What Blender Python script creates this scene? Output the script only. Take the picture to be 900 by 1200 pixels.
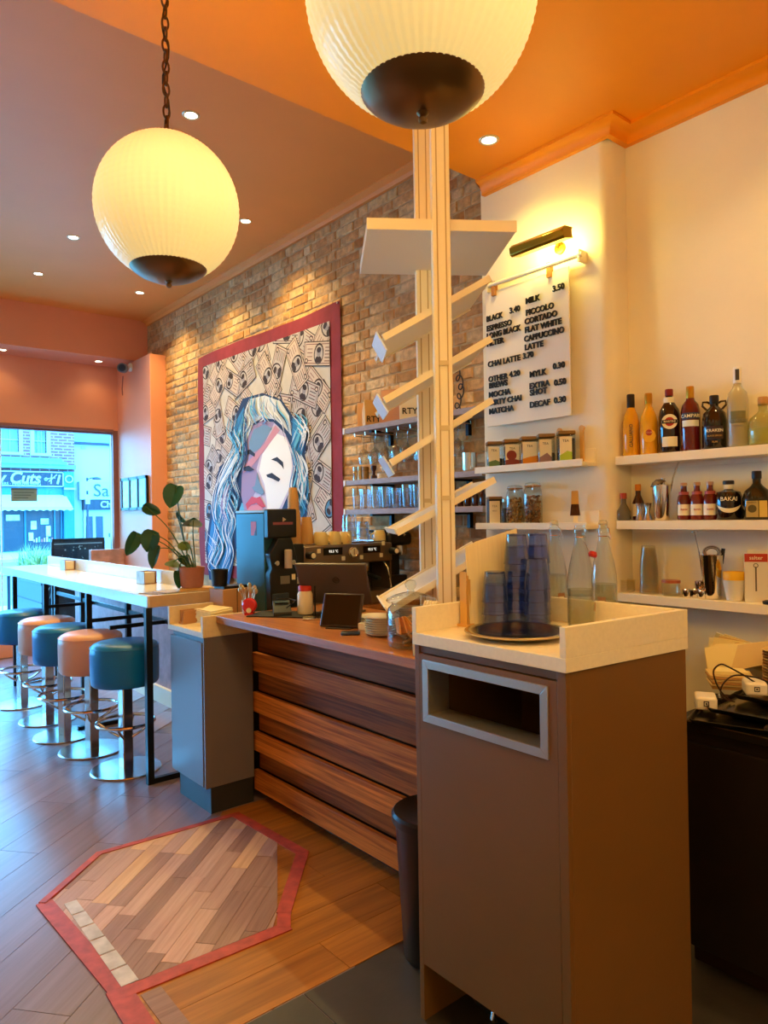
import bpy, bmesh, math, random
from mathutils import Vector, Matrix
SC = bpy.context.scene
COL = SC.collection
for _o in list(bpy.data.objects):
    bpy.data.objects.remove(_o)
PI = math.pi
R = math.radians
rnd = random.Random(7)

# ---------------------------------------------------------------- camera
cam_d = bpy.data.cameras.new('camera')
cam = bpy.data.objects.new('camera', cam_d)
COL.objects.link(cam)
YAW, PITCH, ROLL = R(39.691), R(0.2888), R(-0.9144)
_F = Vector((math.sin(YAW)*math.cos(PITCH), math.cos(YAW)*math.cos(PITCH), math.sin(PITCH)))
_R0 = Vector((math.cos(YAW), -math.sin(YAW), 0)); _U0 = _R0.cross(_F)
_RR = _R0*math.cos(ROLL) + _U0*math.sin(ROLL); _UU = -_R0*math.sin(ROLL) + _U0*math.cos(ROLL)
_m = Matrix((_RR, _UU, -_F)).transposed().to_4x4(); _m.translation = Vector((0, 0, 1.5))
cam.matrix_world = _m
cam_d.sensor_width = 36.0
cam_d.lens = 829.84/1200*36.0
cam_d.clip_start = 0.05; cam_d.clip_end = 400
SC.camera = cam

# ---------------------------------------------------------------- world, exposure
world = bpy.data.worlds.new('world'); SC.world = world
world.use_nodes = True
_bg = world.node_tree.nodes['Background']
_bg.inputs[0].default_value = (0.13, 0.50, 1.0, 1)      # overcast daylight, white-balanced for tungsten
_bg.inputs[1].default_value = 7.2
SC.view_settings.view_transform = 'Standard'
SC.view_settings.look = 'None'
SC.view_settings.exposure = 1.2
SC.view_settings.gamma = 1.0
SC.view_settings.use_curve_mapping = False
SC.cycles.use_denoising = True
SC.cycles.max_bounces = 10
SC.cycles.diffuse_bounces = 5
SC.cycles.transparent_max_bounces = 40
SC.cycles.sample_clamp_indirect = 6.0
WARM = (1.0, 0.71, 0.25)
P_GLOBE = 64.0      # W, each globe pendant's own light
P_DOWN = 11.0       # W, each downlight

# ---------------------------------------------------------------- materials
def lin(h):
    h = h.lstrip('#'); o = []
    for i in (0, 2, 4):
        c = int(h[i:i+2], 16)/255
        o.append(c/12.92 if c <= 0.04045 else ((c+0.055)/1.055)**2.4)
    return (o[0], o[1], o[2], 1)
MATS = {}
def mat(name, hexc, rough=0.5, metal=0.0, noise=None, bump=None, spec=0.5, alpha=None, coat=0.0, rndv=0.0, stretch=None, emit=None):
    if name in MATS: return MATS[name]
    m = bpy.data.materials.new(name); m.use_nodes = True
    nt = m.node_tree; b = nt.nodes['Principled BSDF']
    b.inputs['Base Color'].default_value = lin(hexc)
    b.inputs['Roughness'].default_value = rough
    b.inputs['Metallic'].default_value = metal
    b.inputs['Specular IOR Level'].default_value = spec
    b.inputs['Coat Weight'].default_value = coat
    if emit:
        b.inputs['Emission Color'].default_value = lin(emit[0]); b.inputs['Emission Strength'].default_value = emit[1]
    co = None
    def coords():
        nonlocal co
        if co is None:
            tc = nt.nodes.new('ShaderNodeTexCoord'); mp = nt.nodes.new('ShaderNodeMapping')
            nt.links.new(tc.outputs['Object'], mp.inputs[0])
            if stretch: mp.inputs['Scale'].default_value = stretch
            if rndv:
                oi = nt.nodes.new('ShaderNodeObjectInfo'); vm = nt.nodes.new('ShaderNodeVectorMath'); vm.operation = 'SCALE'
                cx = nt.nodes.new('ShaderNodeCombineXYZ')
                for i in range(3): nt.links.new(oi.outputs['Random'], cx.inputs[i])
                nt.links.new(cx.outputs[0], vm.inputs[0]); vm.inputs['Scale'].default_value = 37.0
                nt.links.new(vm.outputs[0], mp.inputs['Location'])
            co = mp.outputs[0]
        return co
    col = None
    if noise:
        n = nt.nodes.new('ShaderNodeTexNoise'); n.inputs['Scale'].default_value = noise[0]; n.inputs['Detail'].default_value = 5
        nt.links.new(coords(), n.inputs['Vector'])
        r = nt.nodes.new('ShaderNodeMapRange'); r.inputs['From Min'].default_value = 0.3; r.inputs['From Max'].default_value = 0.7
        r.inputs['To Min'].default_value = 1-noise[1]; r.inputs['To Max'].default_value = 1+noise[1]
        nt.links.new(n.outputs['Fac'], r.inputs['Value']); col = r.outputs[0]
    if rndv:
        oi2 = nt.nodes.new('ShaderNodeObjectInfo'); r2 = nt.nodes.new('ShaderNodeMapRange')
        r2.inputs['To Min'].default_value = 1-rndv; r2.inputs['To Max'].default_value = 1+rndv
        nt.links.new(oi2.outputs['Random'], r2.inputs['Value'])
        if col is None: col = r2.outputs[0]
        else:
            mm = nt.nodes.new('ShaderNodeMath'); mm.operation = 'MULTIPLY'
            nt.links.new(col, mm.inputs[0]); nt.links.new(r2.outputs[0], mm.inputs[1]); col = mm.outputs[0]
    if col is not None:
        h = nt.nodes.new('ShaderNodeHueSaturation'); h.inputs['Color'].default_value = lin(hexc)
        nt.links.new(col, h.inputs['Value']); nt.links.new(h.outputs[0], b.inputs['Base Color'])
    if bump:
        n = nt.nodes.new('ShaderNodeTexNoise'); n.inputs['Scale'].default_value = bump[0]; n.inputs['Detail'].default_value = 4
        nt.links.new(coords(), n.inputs['Vector'])
        bp = nt.nodes.new('ShaderNodeBump'); bp.inputs['Strength'].default_value = bump[1]; bp.inputs['Distance'].default_value = 0.01
        nt.links.new(n.outputs['Fac'], bp.inputs['Height']); nt.links.new(bp.outputs[0], b.inputs['Normal'])
    MATS[name] = m; return m

def glass(name, hexc='#f6fbfa', fac=0.10, rough=0.03, body=0.0, bodyhex=None):
    """thin-walled glass: light passes straight through, tinted, with Fresnel reflections and an optional body colour"""
    if name in MATS: return MATS[name]
    m = bpy.data.materials.new(name); m.use_nodes = True; nt = m.node_tree
    nt.nodes.remove(nt.nodes['Principled BSDF']); out = nt.nodes['Material Output']
    tr = nt.nodes.new('ShaderNodeBsdfTransparent'); tr.inputs[0].default_value = lin(hexc)
    gl = nt.nodes.new('ShaderNodeBsdfGlossy'); gl.inputs['Roughness'].default_value = rough
    fr = nt.nodes.new('ShaderNodeMath'); fr.operation = 'POWER'; fr.inputs[1].default_value = 3.0
    lw = nt.nodes.new('ShaderNodeLayerWeight'); lw.inputs[0].default_value = 0.5; nt.links.new(lw.outputs['Facing'], fr.inputs[0])
    add = nt.nodes.new('ShaderNodeMath'); add.operation = 'ADD'; add.use_clamp = True; add.inputs[1].default_value = fac
    nt.links.new(fr.outputs[0], add.inputs[0])
    mx = nt.nodes.new('ShaderNodeMixShader'); nt.links.new(add.outputs[0], mx.inputs[0])
    src = tr.outputs[0]
    if body:
        df = nt.nodes.new('ShaderNodeBsdfDiffuse'); df.inputs[0].default_value = lin(bodyhex or hexc)
        m2 = nt.nodes.new('ShaderNodeMixShader'); m2.inputs[0].default_value = body
        nt.links.new(tr.outputs[0], m2.inputs[1]); nt.links.new(df.outputs[0], m2.inputs[2]); src = m2.outputs[0]
    nt.links.new(src, mx.inputs[1]); nt.links.new(gl.outputs[0], mx.inputs[2]); nt.links.new(mx.outputs[0], out.inputs[0])
    MATS[name] = m; return m

def wood(name, dark, light, rough=0.4, axis=0, scale=1.0, rndv=0.12, coat=0.0, ring=9.0, spec=0.5):
    """streaky grain along the given local axis, each object with its own offset and tone"""
    if name in MATS: return MATS[name]
    m = bpy.data.materials.new(name); m.use_nodes = True; nt = m.node_tree; b = nt.nodes['Principled BSDF']
    b.inputs['Roughness'].default_value = rough; b.inputs['Coat Weight'].default_value = coat; b.inputs['Specular IOR Level'].default_value = spec
    tc = nt.nodes.new('ShaderNodeTexCoord'); mp = nt.nodes.new('ShaderNodeMapping'); oi = nt.nodes.new('ShaderNodeObjectInfo')
    cx = nt.nodes.new('ShaderNodeCombineXYZ'); ml = nt.nodes.new('ShaderNodeMath'); ml.operation = 'MULTIPLY'; ml.inputs[1].default_value = 53.0
    nt.links.new(oi.outputs['Random'], ml.inputs[0])
    for i in range(3): nt.links.new(ml.outputs[0], cx.inputs[i])
    nt.links.new(cx.outputs[0], mp.inputs['Location'])
    s = [ring*scale]*3; s[axis] = 0.7*scale; mp.inputs['Scale'].default_value = s
    nt.links.new(tc.outputs['Object'], mp.inputs[0])
    n1 = nt.nodes.new('ShaderNodeTexNoise'); n1.inputs['Scale'].default_value = 1.6; n1.inputs['Detail'].default_value = 6; n1.inputs['Distortion'].default_value = 0.8
    n2 = nt.nodes.new('ShaderNodeTexNoise'); n2.inputs['Scale'].default_value = 9.0; n2.inputs['Detail'].default_value = 5
    nt.links.new(mp.outputs[0], n1.inputs['Vector']); nt.links.new(mp.outputs[0], n2.inputs['Vector'])
    ad = nt.nodes.new('ShaderNodeMath'); ad.operation = 'MULTIPLY_ADD'; ad.inputs[1].default_value = 0.35
    nt.links.new(n2.outputs['Fac'], ad.inputs[0]); nt.links.new(n1.outputs['Fac'], ad.inputs[2])
    rp = nt.nodes.new('ShaderNodeValToRGB'); rp.color_ramp.elements[0].position = 0.45; rp.color_ramp.elements[1].position = 0.9
    rp.color_ramp.elements[0].color = lin(dark); rp.color_ramp.elements[1].color = lin(light)
    nt.links.new(ad.outputs[0], rp.inputs[0])
    h = nt.nodes.new('ShaderNodeHueSaturation'); r2 = nt.nodes.new('ShaderNodeMapRange')
    r2.inputs['To Min'].default_value = 1-rndv; r2.inputs['To Max'].default_value = 1+rndv
    nt.links.new(oi.outputs['Random'], r2.inputs['Value']); nt.links.new(r2.outputs[0], h.inputs['Value'])
    nt.links.new(rp.outputs[0], h.inputs['Color']); nt.links.new(h.outputs[0], b.inputs['Base Color'])
    MATS[name] = m; return m

def emitter(name, hexc, strength):
    if name in MATS: return MATS[name]
    m = bpy.data.materials.new(name); m.use_nodes = True; nt = m.node_tree
    nt.nodes.remove(nt.nodes['Principled BSDF'])
    e = nt.nodes.new('ShaderNodeEmission'); e.inputs[0].default_value = lin(hexc); e.inputs[1].default_value = strength
    nt.links.new(e.outputs[0], nt.nodes['Material Output'].inputs[0]); MATS[name] = m; return m

# ---------------------------------------------------------------- mesh helpers
INV = {}
class G:
    def __init__(s): s.v = []; s.f = []; s.m = []
    def add(s, vs, fs, mi=0):
        o = len(s.v); s.v += [tuple(p) for p in vs]
        for f in fs: s.f.append(tuple(i+o for i in f)); s.m.append(mi)
        return s
    def box(s, x0, y0, z0, x1, y1, z1, mi=0):
        return s.add([(x0,y0,z0),(x1,y0,z0),(x1,y1,z0),(x0,y1,z0),(x0,y0,z1),(x1,y0,z1),(x1,y1,z1),(x0,y1,z1)],
                     [(0,3,2,1),(4,5,6,7),(0,1,5,4),(1,2,6,5),(2,3,7,6),(3,0,4,7)], mi)
    def obox(s, c, sz, rz=0, ry=0, rx=0, mi=0):
        M = Matrix.Translation(c) @ Matrix.Rotation(rz,4,'Z') @ Matrix.Rotation(ry,4,'Y') @ Matrix.Rotation(rx,4,'X')
        a, b, d = sz[0]/2, sz[1]/2, sz[2]/2
        vs = [M @ Vector(p) for p in ((-a,-b,-d),(a,-b,-d),(a,b,-d),(-a,b,-d),(-a,-b,d),(a,-b,d),(a,b,d),(-a,b,d))]
        return s.add(vs, [(0,3,2,1),(4,5,6,7),(0,1,5,4),(1,2,6,5),(2,3,7,6),(3,0,4,7)], mi)
    def ext(s, poly, vec, mi=0):
        n = len(poly); vec = Vector(vec); P = [Vector(p) for p in poly]
        nrm = Vector((0,0,0))
        for i in range(n): nrm += P[i].cross(P[(i+1) % n])
        if nrm.dot(vec) < 0: P.reverse()
        vs = P + [p+vec for p in P]
        fs = [tuple(range(n-1,-1,-1)), tuple(range(n,2*n))] + [(i,(i+1) % n,n+(i+1) % n,n+i) for i in range(n)]
        return s.add(vs, fs, mi)
    def prism(s, poly, z0, z1, mi=0): return s.ext([(p[0],p[1],z0) for p in poly], (0,0,z1-z0), mi)
    def flat(s, pts, mi=0): return s.add(pts, [tuple(range(len(pts)))], mi)
    def lathe(s, prof, at=(0,0,0), n=20, mi=0, axis=None, a0=0.0, a1=2*PI):
        M = Matrix.Translation(at)
        if axis is not None: M = M @ Vector((0,0,1)).rotation_difference(Vector(axis)).to_matrix().to_4x4()
        full = abs(a1-a0-2*PI) < 1e-6; k = n if full else n+1
        rings = []; vs = []; fs = []
        for r, z in prof:
            if r < 1e-6: rings.append([len(vs)]); vs.append(M @ Vector((0,0,z)))
            else:
                rings.append(list(range(len(vs), len(vs)+k)))
                vs += [M @ Vector((r*math.cos(a0+(a1-a0)*i/n), r*math.sin(a0+(a1-a0)*i/n), z)) for i in range(k)]
        for A, B in zip(rings, rings[1:]):
            for i in range(n if full else n):
                j = (i+1) % k
                if len(A) == 1 and len(B) == 1: continue
                if len(A) == 1: fs.append((A[0], B[j], B[i]))
                elif len(B) == 1: fs.append((A[i], A[j], B[0]))
                else: fs.append((A[i], A[j], B[j], B[i]))
        return s.add(vs, fs, mi)
    def cyl(s, at, r, h, n=16, mi=0, axis=None): return s.lathe([(0,0),(r,0),(r,h),(0,h)], at, n, mi, axis)
    def ball(s, at, r, n=14, mi=0, sz=1.0):
        k = max(5, n//2)
        return s.lathe([(r*math.sin(PI*i/k) if 0 < i < k else 0, -r*sz*math.cos(PI*i/k)) for i in range(k+1)], at, n, mi)
    def tube(s, pts, r, n=8, mi=0, closed=False, r1=None):
        P = [Vector(p) for p in pts]; m = len(P); vs = []; fs = []; up = None
        for i in range(m):
            if closed: t = P[(i+1) % m]-P[i-1]
            else: t = P[min(i+1,m-1)]-P[max(i-1,0)]
            t.normalize()
            if up is None: up = Vector((0,0,1)) if abs(t.z) < 0.9 else Vector((1,0,0))
            a = t.cross(up)
            if a.length < 1e-6: a = t.orthogonal()
            a.normalize(); b = a.cross(t); up = b
            rr = r if r1 is None else r+(r1-r)*i/max(1,m-1)
            vs += [P[i]+a*rr*math.cos(2*PI*k/n)+b*rr*math.sin(2*PI*k/n) for k in range(n)]
        for i in range(m if closed else m-1):
            j = (i+1) % m
            for k in range(n): fs.append((i*n+k, j*n+k, j*n+(k+1) % n, i*n+(k+1) % n))
        if not closed: fs += [tuple(range(n)), tuple(range(m*n-1, m*n-n-1, -1))]
        return s.add(vs, fs, mi)
    def ring(s, at, Rr, r, n=28, k=8, mi=0, axis=None):
        M = Matrix.Translation(at)
        if axis is not None: M = M @ Vector((0,0,1)).rotation_difference(Vector(axis)).to_matrix().to_4x4()
        return s.tube([M @ Vector((Rr*math.cos(2*PI*i/n), Rr*math.sin(2*PI*i/n), 0)) for i in range(n)], r, k, mi, True)
    def arcwrap(s, Rr, z0, z1, half, n=8, mi=0, th=0.0006):
        """label bent round a bottle, centred on local -Y"""
        vs = []; fs = []
        for i in range(n+1):
            a = -PI/2-half+2*half*i/n
            vs += [((Rr+th)*math.cos(a), (Rr+th)*math.sin(a), z0), ((Rr+th)*math.cos(a), (Rr+th)*math.sin(a), z1)]
        for i in range(n): fs.append((2*i, 2*i+2, 2*i+3, 2*i+1))
        return s.add(vs, fs, mi)
    def mesh(s, name, mats, smooth=True):
        me = bpy.data.meshes.new(name); me.from_pydata(s.v, [], s.f); me.update()
        for m in (mats if isinstance(mats, (list, tuple)) else [mats]): me.materials.append(m)
        me.polygons.foreach_set('material_index', s.m)
        bm = bmesh.new(); bm.from_mesh(me); bmesh.ops.recalc_face_normals(bm, faces=bm.faces) if smooth != 'keep' else None; bm.to_mesh(me); bm.free()
        if smooth:
            me.polygons.foreach_set('use_smooth', [True]*len(me.polygons)); me.set_sharp_from_angle(angle=R(38))
        return me
    def build(s, name, mats, parent=None, bevel=0, loc=None, rz=0, W=False, smooth=True, label=None, kind=None):
        if W and parent is not None:
            M = INV[parent.name]; s.v = [tuple(M @ Vector(p)) for p in s.v]
        o = bpy.data.objects.new(name, s.mesh(name, mats, smooth)); COL.objects.link(o)
        if parent is not None: o.parent = parent; INV[o.name] = INV[parent.name]
        else: INV[o.name] = Matrix.Identity(4)
        if loc is not None: o.location = loc; o.rotation_euler = (0,0,rz)
        if bevel:
            b = o.modifiers.new('bevel', 'BEVEL'); b.width = bevel; b.segments = 2; b.limit_method = 'ANGLE'; b.angle_limit = R(40)
        if label: o['label'] = label
        if kind: o['kind'] = kind
        return o

def tag(o, label, cat, group=None, kind=None):
    o['label'] = label; o['category'] = cat
    if group: o['group'] = group
    if kind: o['kind'] = kind
    return o
def thing(name, label, cat, loc=(0,0,0), rz=0, group=None):
    o = bpy.data.objects.new(name, None); COL.objects.link(o); o.empty_display_size = 0.05
    o.location = loc; o.rotation_euler = (0,0,rz)
    INV[o.name] = (Matrix.Translation(loc) @ Matrix.Rotation(rz,4,'Z')).inverted()
    return tag(o, label, cat, group)
def struct(g, name, mats, parent=None, bevel=0, smooth=True):
    o = g.build(name, mats, parent, bevel, smooth=smooth)
    if parent is None: o['kind'] = 'structure'
    return o
def dup(root, loc, rz=0, label=None, group=None, scale=None):
    def cp(o, par):
        c = o.copy(); COL.objects.link(c)
        if par is not None: c.parent = par
        for ch in o.children: cp(ch, c)
        return c
    r = cp(root, None); r.location = loc; r.rotation_euler = (0,0,rz)
    if scale: r.scale = scale
    if label: r['label'] = label
    if group: r['group'] = group
    return r
def text_geo(g, txt, size, at=(0,0,0), mi=0, depth=0.0, bold=0.0, align='CENTER', bend=None, shear=0.0, sx=1.0, smax=None, spacing=1.0):
    """lettering on a face that looks along local -Y: adds the glyphs to g; bend wraps them round a cylinder of that radius"""
    cu = bpy.data.curves.new('lettering', 'FONT'); cu.body = txt; cu.size = size; cu.align_x = align; cu.align_y = 'CENTER'
    cu.extrude = depth/2; cu.offset = bold; cu.shear = shear; cu.resolution_u = 3; cu.space_character = spacing
    o = bpy.data.objects.new('lettering', cu); COL.objects.link(o)
    dg = bpy.context.evaluated_depsgraph_get(); me = bpy.data.meshes.new_from_object(o.evaluated_get(dg))
    xs = [v.co.x for v in me.vertices] or [0]
    k = sx
    if smax and (max(xs)-min(xs))*sx > smax: k = smax/(max(xs)-min(xs))
    vs = []
    for v in me.vertices:
        x, y, z = v.co.x*k, v.co.y, v.co.z
        if bend:
            a = -PI/2 + x/bend; rr = bend+0.0012+z
            vs.append((rr*math.cos(a), rr*math.sin(a), at[2]+y))
        else: vs.append((at[0]+x, at[1]-z-depth/2, at[2]+y))
    g.add(vs, [tuple(p.vertices) for p in me.polygons], mi)
    bpy.data.objects.remove(o); bpy.data.curves.remove(cu); bpy.data.meshes.remove(me)
    return g
ORD = ('first','second','third','fourth','fifth','sixth','seventh','eighth','ninth','tenth','eleventh','twelfth')
def facecam(x, y): return math.atan2(-x, y)
def clip(poly, a, b):
    """keep the part of a convex 2-D polygon on the left of the line a->b"""
    out = []; n = len(poly)
    sd = lambda p: (b[0]-a[0])*(p[1]-a[1])-(b[1]-a[1])*(p[0]-a[0])
    for i in range(n):
        p, q = poly[i], poly[(i+1) % n]; dp, dq = sd(p), sd(q)
        if dp >= 0: out.append(p)
        if (dp > 0 and dq < 0) or (dp < 0 and dq > 0):
            t = dp/(dp-dq); out.append((p[0]+(q[0]-p[0])*t, p[1]+(q[1]-p[1])*t))
    return out
def clip_in(poly, hull):
    for i in range(len(hull)):
        poly = clip(poly, hull[i], hull[(i+1) % len(hull)])
        if len(poly) < 3: return []
    return poly
def area2(p): return abs(sum(p[i][0]*p[(i+1) % len(p)][1]-p[(i+1) % len(p)][0]*p[i][1] for i in range(len(p))))/2
# ================================================================ SETTING
cream = mat('cream_paint', '#efe2c2', 0.55, noise=(3,0.03), bump=(60,0.05))
orange = mat('orange_paint', '#f29204', 0.5, noise=(2,0.03))
orange_daylit = mat('orange_paint_daylit', '#ea9444', 0.5, noise=(2,0.03))  # same orange paint, with the daylight's pinkish cast put into its colour
coral = mat('coral_paint', '#e69a7c', 0.5, noise=(2,0.03))
mortar = mat('mortar', '#bf9f74', 0.95, noise=(14,0.25), bump=(40,0.6))
white_paint = mat('white_paint', '#f5e8c8', 0.4)
dark_base = mat('floor_underlay', '#2a2422', 0.8)
# floor: dark joints below, planks as pieces
floor = struct(G().box(-3.0,-3.2,-0.08,3.3,8.9,-0.004), 'floor', wood('floor_vinyl_far', '#4d4142', '#77666a', 0.42, 0, 1.0))
vinyl = wood('floor_vinyl', '#7a6870', '#907c88', 0.28, 0, 1.0, rndv=0.08, ring=14, spec=0.6)
A40 = R(39.5); ux, uy = math.cos(A40), math.sin(A40); nx, ny = -uy, ux
hullF = [(-0.9,1.2),(3.18,1.2),(3.18,8.6),(0.9,8.6)]
k = 0
for i in range(-3, 26):
    d0 = 1.16+0.199*i
    off = (i*0.53) % 1.2
    for j in range(-4, 8):
        s0 = -1.0+off+1.2*j
        q = [(s0,d0),(s0+1.2,d0),(s0+1.2,d0+0.199),(s0,d0+0.199)]
        e = 0.0012
        q = [(s0+e,d0+e),(s0+1.2-e,d0+e),(s0+1.2-e,d0+0.199-e),(s0+e,d0+0.199-e)]
        w = clip_in([(a*ux+b*nx, a*uy+b*ny) for a, b in q], hullF)
        if len(w) < 3 or area2(w) < 0.01: continue
        cx, cy = sum(p[0] for p in w)/len(w), sum(p[1] for p in w)/len(w)
        # hidden under the bar, the tiles or the inset: leave out
        if cx > 2.2 and cy < 6.0: continue
        if cy < 1.75 and cx > 0.8: continue
        loc = [((p[0]-cx)*ux+(p[1]-cy)*uy, (p[0]-cx)*nx+(p[1]-cy)*ny) for p in w]
        g = G().prism(loc, -0.004, 0.0)
        o = g.build('plank', vinyl, floor); o.location = (cx,cy,0); o.rotation_euler = (0,0,A40)
# straight brown planks between the inset and the bar
brown = wood('floor_brown', '#8a5220', '#bf7c32', 0.36, 0, 1.0, rndv=0.1, ring=12)
hull2 = [(0.776,1.9),(1.96,1.9),(1.96,3.33),(1.66,3.33),(0.776,2.276)]
for i in range(8):
    y0 = 1.9+0.182*i
    for j in range(-1, 3):
        x0 = 0.45+0.95*j+(i*0.41) % 0.95
        w = clip_in([(x0+.001,y0+.001),(x0+.949,y0+.001),(x0+.949,y0+.181),(x0+.001,y0+.181)], hull2)
        if len(w) < 3 or area2(w) < 0.002: continue
        cx, cy = sum(p[0] for p in w)/len(w), sum(p[1] for p in w)/len(w)
        o = G().prism([(p[0]-cx,p[1]-cy) for p in w], -0.001, 0.002).build('plank', brown, floor); o.location = (cx,cy,0)
# dark tiles behind and in front of the bar
tile_m = mat('slate_tile', '#3a3634', 0.45, noise=(6,0.2), rndv=0.12, bump=(30,0.1))
for ix in range(-1, 4):
    for iy in range(0, 5):
        x0, y0 = 1.213-0.6*(1-ix), 1.895-0.6*(iy+1)
        if x0 > 3.0: continue
        x1 = min(x0+0.598, 3.09)
        o = G().box(0,0,-0.002,x1-x0-.002,0.597,0.003).build('tile', tile_m, floor); o.location = (x0,y0,0)
        if iy == 0 and ix >= 3:
            for q in (1, 2):
                o = G().box(0,0,-0.002,x1-x0-.002,0.597,0.003).build('tile', tile_m, floor); o.location = (x0,y0+0.6*q,0)
# inset of lighter parquet with red tape round it
INSET = [(0.731,3.017),(0.776,2.276),(1.364,2.243),(1.40,2.313),(1.729,2.677),(1.696,3.251),(1.027,3.283)]
hullP = [(0.79,2.30),(1.345,2.27),(1.39,2.345),(1.695,2.69),(1.665,3.235),(1.035,3.265),(0.755,3.0)]
parq = [wood('parquet_a', '#b08a78', '#c8a494', 0.5, 0, 2.0, rndv=0.16, ring=14),
        wood('parquet_b', '#8c685a', '#a88474', 0.5, 0, 2.0, rndv=0.12, ring=14),
        wood('parquet_c', '#cc9f78', '#e2bb92', 0.5, 0, 2.0, rndv=0.08, ring=14)]
A41 = R(41.5); vx, vy = math.cos(A41), math.sin(A41)
rp = random.Random(3)
for i in range(-2, 26):
    d0 = 0.62+0.074*i
    s0 = 1.2+rp.uniform(0,0.4)
    while s0 < 4.2:
        L = rp.uniform(0.28,0.52); e = 0.0008
        q = [(s0+e,d0+e),(s0+L-e,d0+e),(s0+L-e,d0+0.074-e),(s0+e,d0+0.074-e)]
        s0 += L
        w = clip_in([(a*vx-b*vy, a*vy+b*vx) for a, b in q], hullP)
        if len(w) < 3 or area2(w) < 0.0006: continue
        cx, cy = sum(p[0] for p in w)/len(w), sum(p[1] for p in w)/len(w)
        loc = [((p[0]-cx)*vx+(p[1]-cy)*vy, -(p[0]-cx)*vy+(p[1]-cy)*vx) for p in w]
        m = parq[rp.choices((0,1,2),(5,3,1.2))[0]]
        o = G().prism(loc, 0.0, 0.0045+rp.uniform(0,0.0012)).build('parquet_block', m, floor); o.location = (cx,cy,0); o.rotation_euler = (0,0,A41)
tape_m = mat('red_tape', '#b5483a', 0.55, noise=(25,0.25), stretch=(1,1,1))
def tape(a, b, w, name='tape'):
    a, b = Vector(a), Vector(b); d = (b-a); L = d.length; an = math.atan2(d.y,d.x)
    o = G().box(-0.012,-w/2,0.0,L+0.012,w/2,0.0060+0.0004*len([o for o in bpy.data.objects if o.name.startswith('tape')])).build(name, tape_m, floor, label='strip of worn red floor tape')
    o.location = (a.x,a.y,0); o.rotation_euler = (0,0,an)
for a, b, w in (((0.735,3.0),(0.775,2.29),0.06),((0.775,2.29),(0.765,1.95),0.075),((0.79,2.268),(1.36,2.238),0.055),((1.36,2.25),(1.41,2.33),0.05),
                ((1.41,2.33),(1.722,2.68),0.055),((1.722,2.68),(1.69,3.25),0.05),((1.69,3.25),(1.03,3.28),0.03),((1.03,3.28),(0.735,3.015),0.03)):
    tape(a, b, w)
pale = mat('worn_pale_board', '#c9c6c4', 0.5, noise=(20,0.2))
for i in range(6):
    y = 2.94-i*0.108
    G().box(0.781-0.0055*(2.94-y)+0.008, y-0.1, 0.0, 0.815+0.020+0.008*i/6, y, 0.0075).build('edge_board', pale, floor, label='pale worn strip inside the left edge of the red tape')
wb = G().box(0.82,1.93,0.0,0.885,2.225,0.0045).build('edge_board', parq[1], floor)

# walls
struct(G().box(3.2,2.45,0,3.42,8.9,3.95), 'wall_right', mortar)
wall_brick = bpy.data.objects['wall_right']
brick_ms = [mat('brick_'+str(i), h, 0.9, noise=(22,0.28), bump=(45,0.7), rndv=0.1) for i, h in enumerate(('#cc9c66','#c29058','#d2a670','#ba864e','#d8b280','#ac7a46'))]
rb = random.Random(11)
def brick_geo(L, seed):
    q = random.Random(seed); j = lambda a: q.uniform(-a,a)
    h = 0.0655; ch = 0.006
    # front face proud and uneven, chamfered back to the joint (front looks along -X)
    o = [(0,0,0),(0,L,0),(0,L,h),(0,0,h)]
    f = [(-0.006+j(.003),ch+j(.004),ch+j(.003)),(-0.006+j(.003),L-ch+j(.004),ch+j(.003)),(-0.006+j(.003),L-ch+j(.004),h-ch+j(.003)),(-0.006+j(.003),ch+j(.004),h-ch+j(.003))]
    c = (-0.0085+j(.003), L/2+j(L*.2), h/2+j(.01))
    vs = o+f+[c]
    fs = [(0,4,5,1),(1,5,6,2),(2,6,7,3),(3,7,4,0),(4,8,5),(5,8,6),(6,8,7),(7,8,4)]
    return vs, fs
stretch_me = []; header_me = []
for mi, m in enumerate(brick_ms):
    for L, lst in ((0.213,stretch_me),(0.101,header_me)):
        for sd in range(2):
            vs, fs = brick_geo(L, mi*10+sd); lst.append(G().add(vs, fs).mesh('brick', m))
def proj(p):
    d = Vector(p)-Vector((0,0,1.5)); kz = d.dot(_F)
    return 450+829.84*d.dot(_RR)/kz, 600-829.84*d.dot(_UU)/kz, kz
cand = []
row = 0; z = 0.90
while z < 3.81:
    y = 2.47-((row % 2)*0.168); q = row % 2
    while y < 8.12:
        L = 0.213 if q % 2 == 0 else 0.101
        yc = y+L/2; zc = z+0.033
        skip = (4.5 < yc < 6.55 and zc < 2.9) or (yc > 7.66 and zc < 3.28) or y < 2.45 or (yc > 4.5 and zc < 1.0)
        if not skip:
            px, py, kz = proj((3.2,yc,zc))
            hid = px > 566 or px < 0 or (484 < px < 541) or (py > 640)
            cand.append((hid, kz, y, z, L))
        y += L+0.0115; q += 1
    z += 0.0755; row += 1
cand.sort()
stuffg = G()
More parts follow.
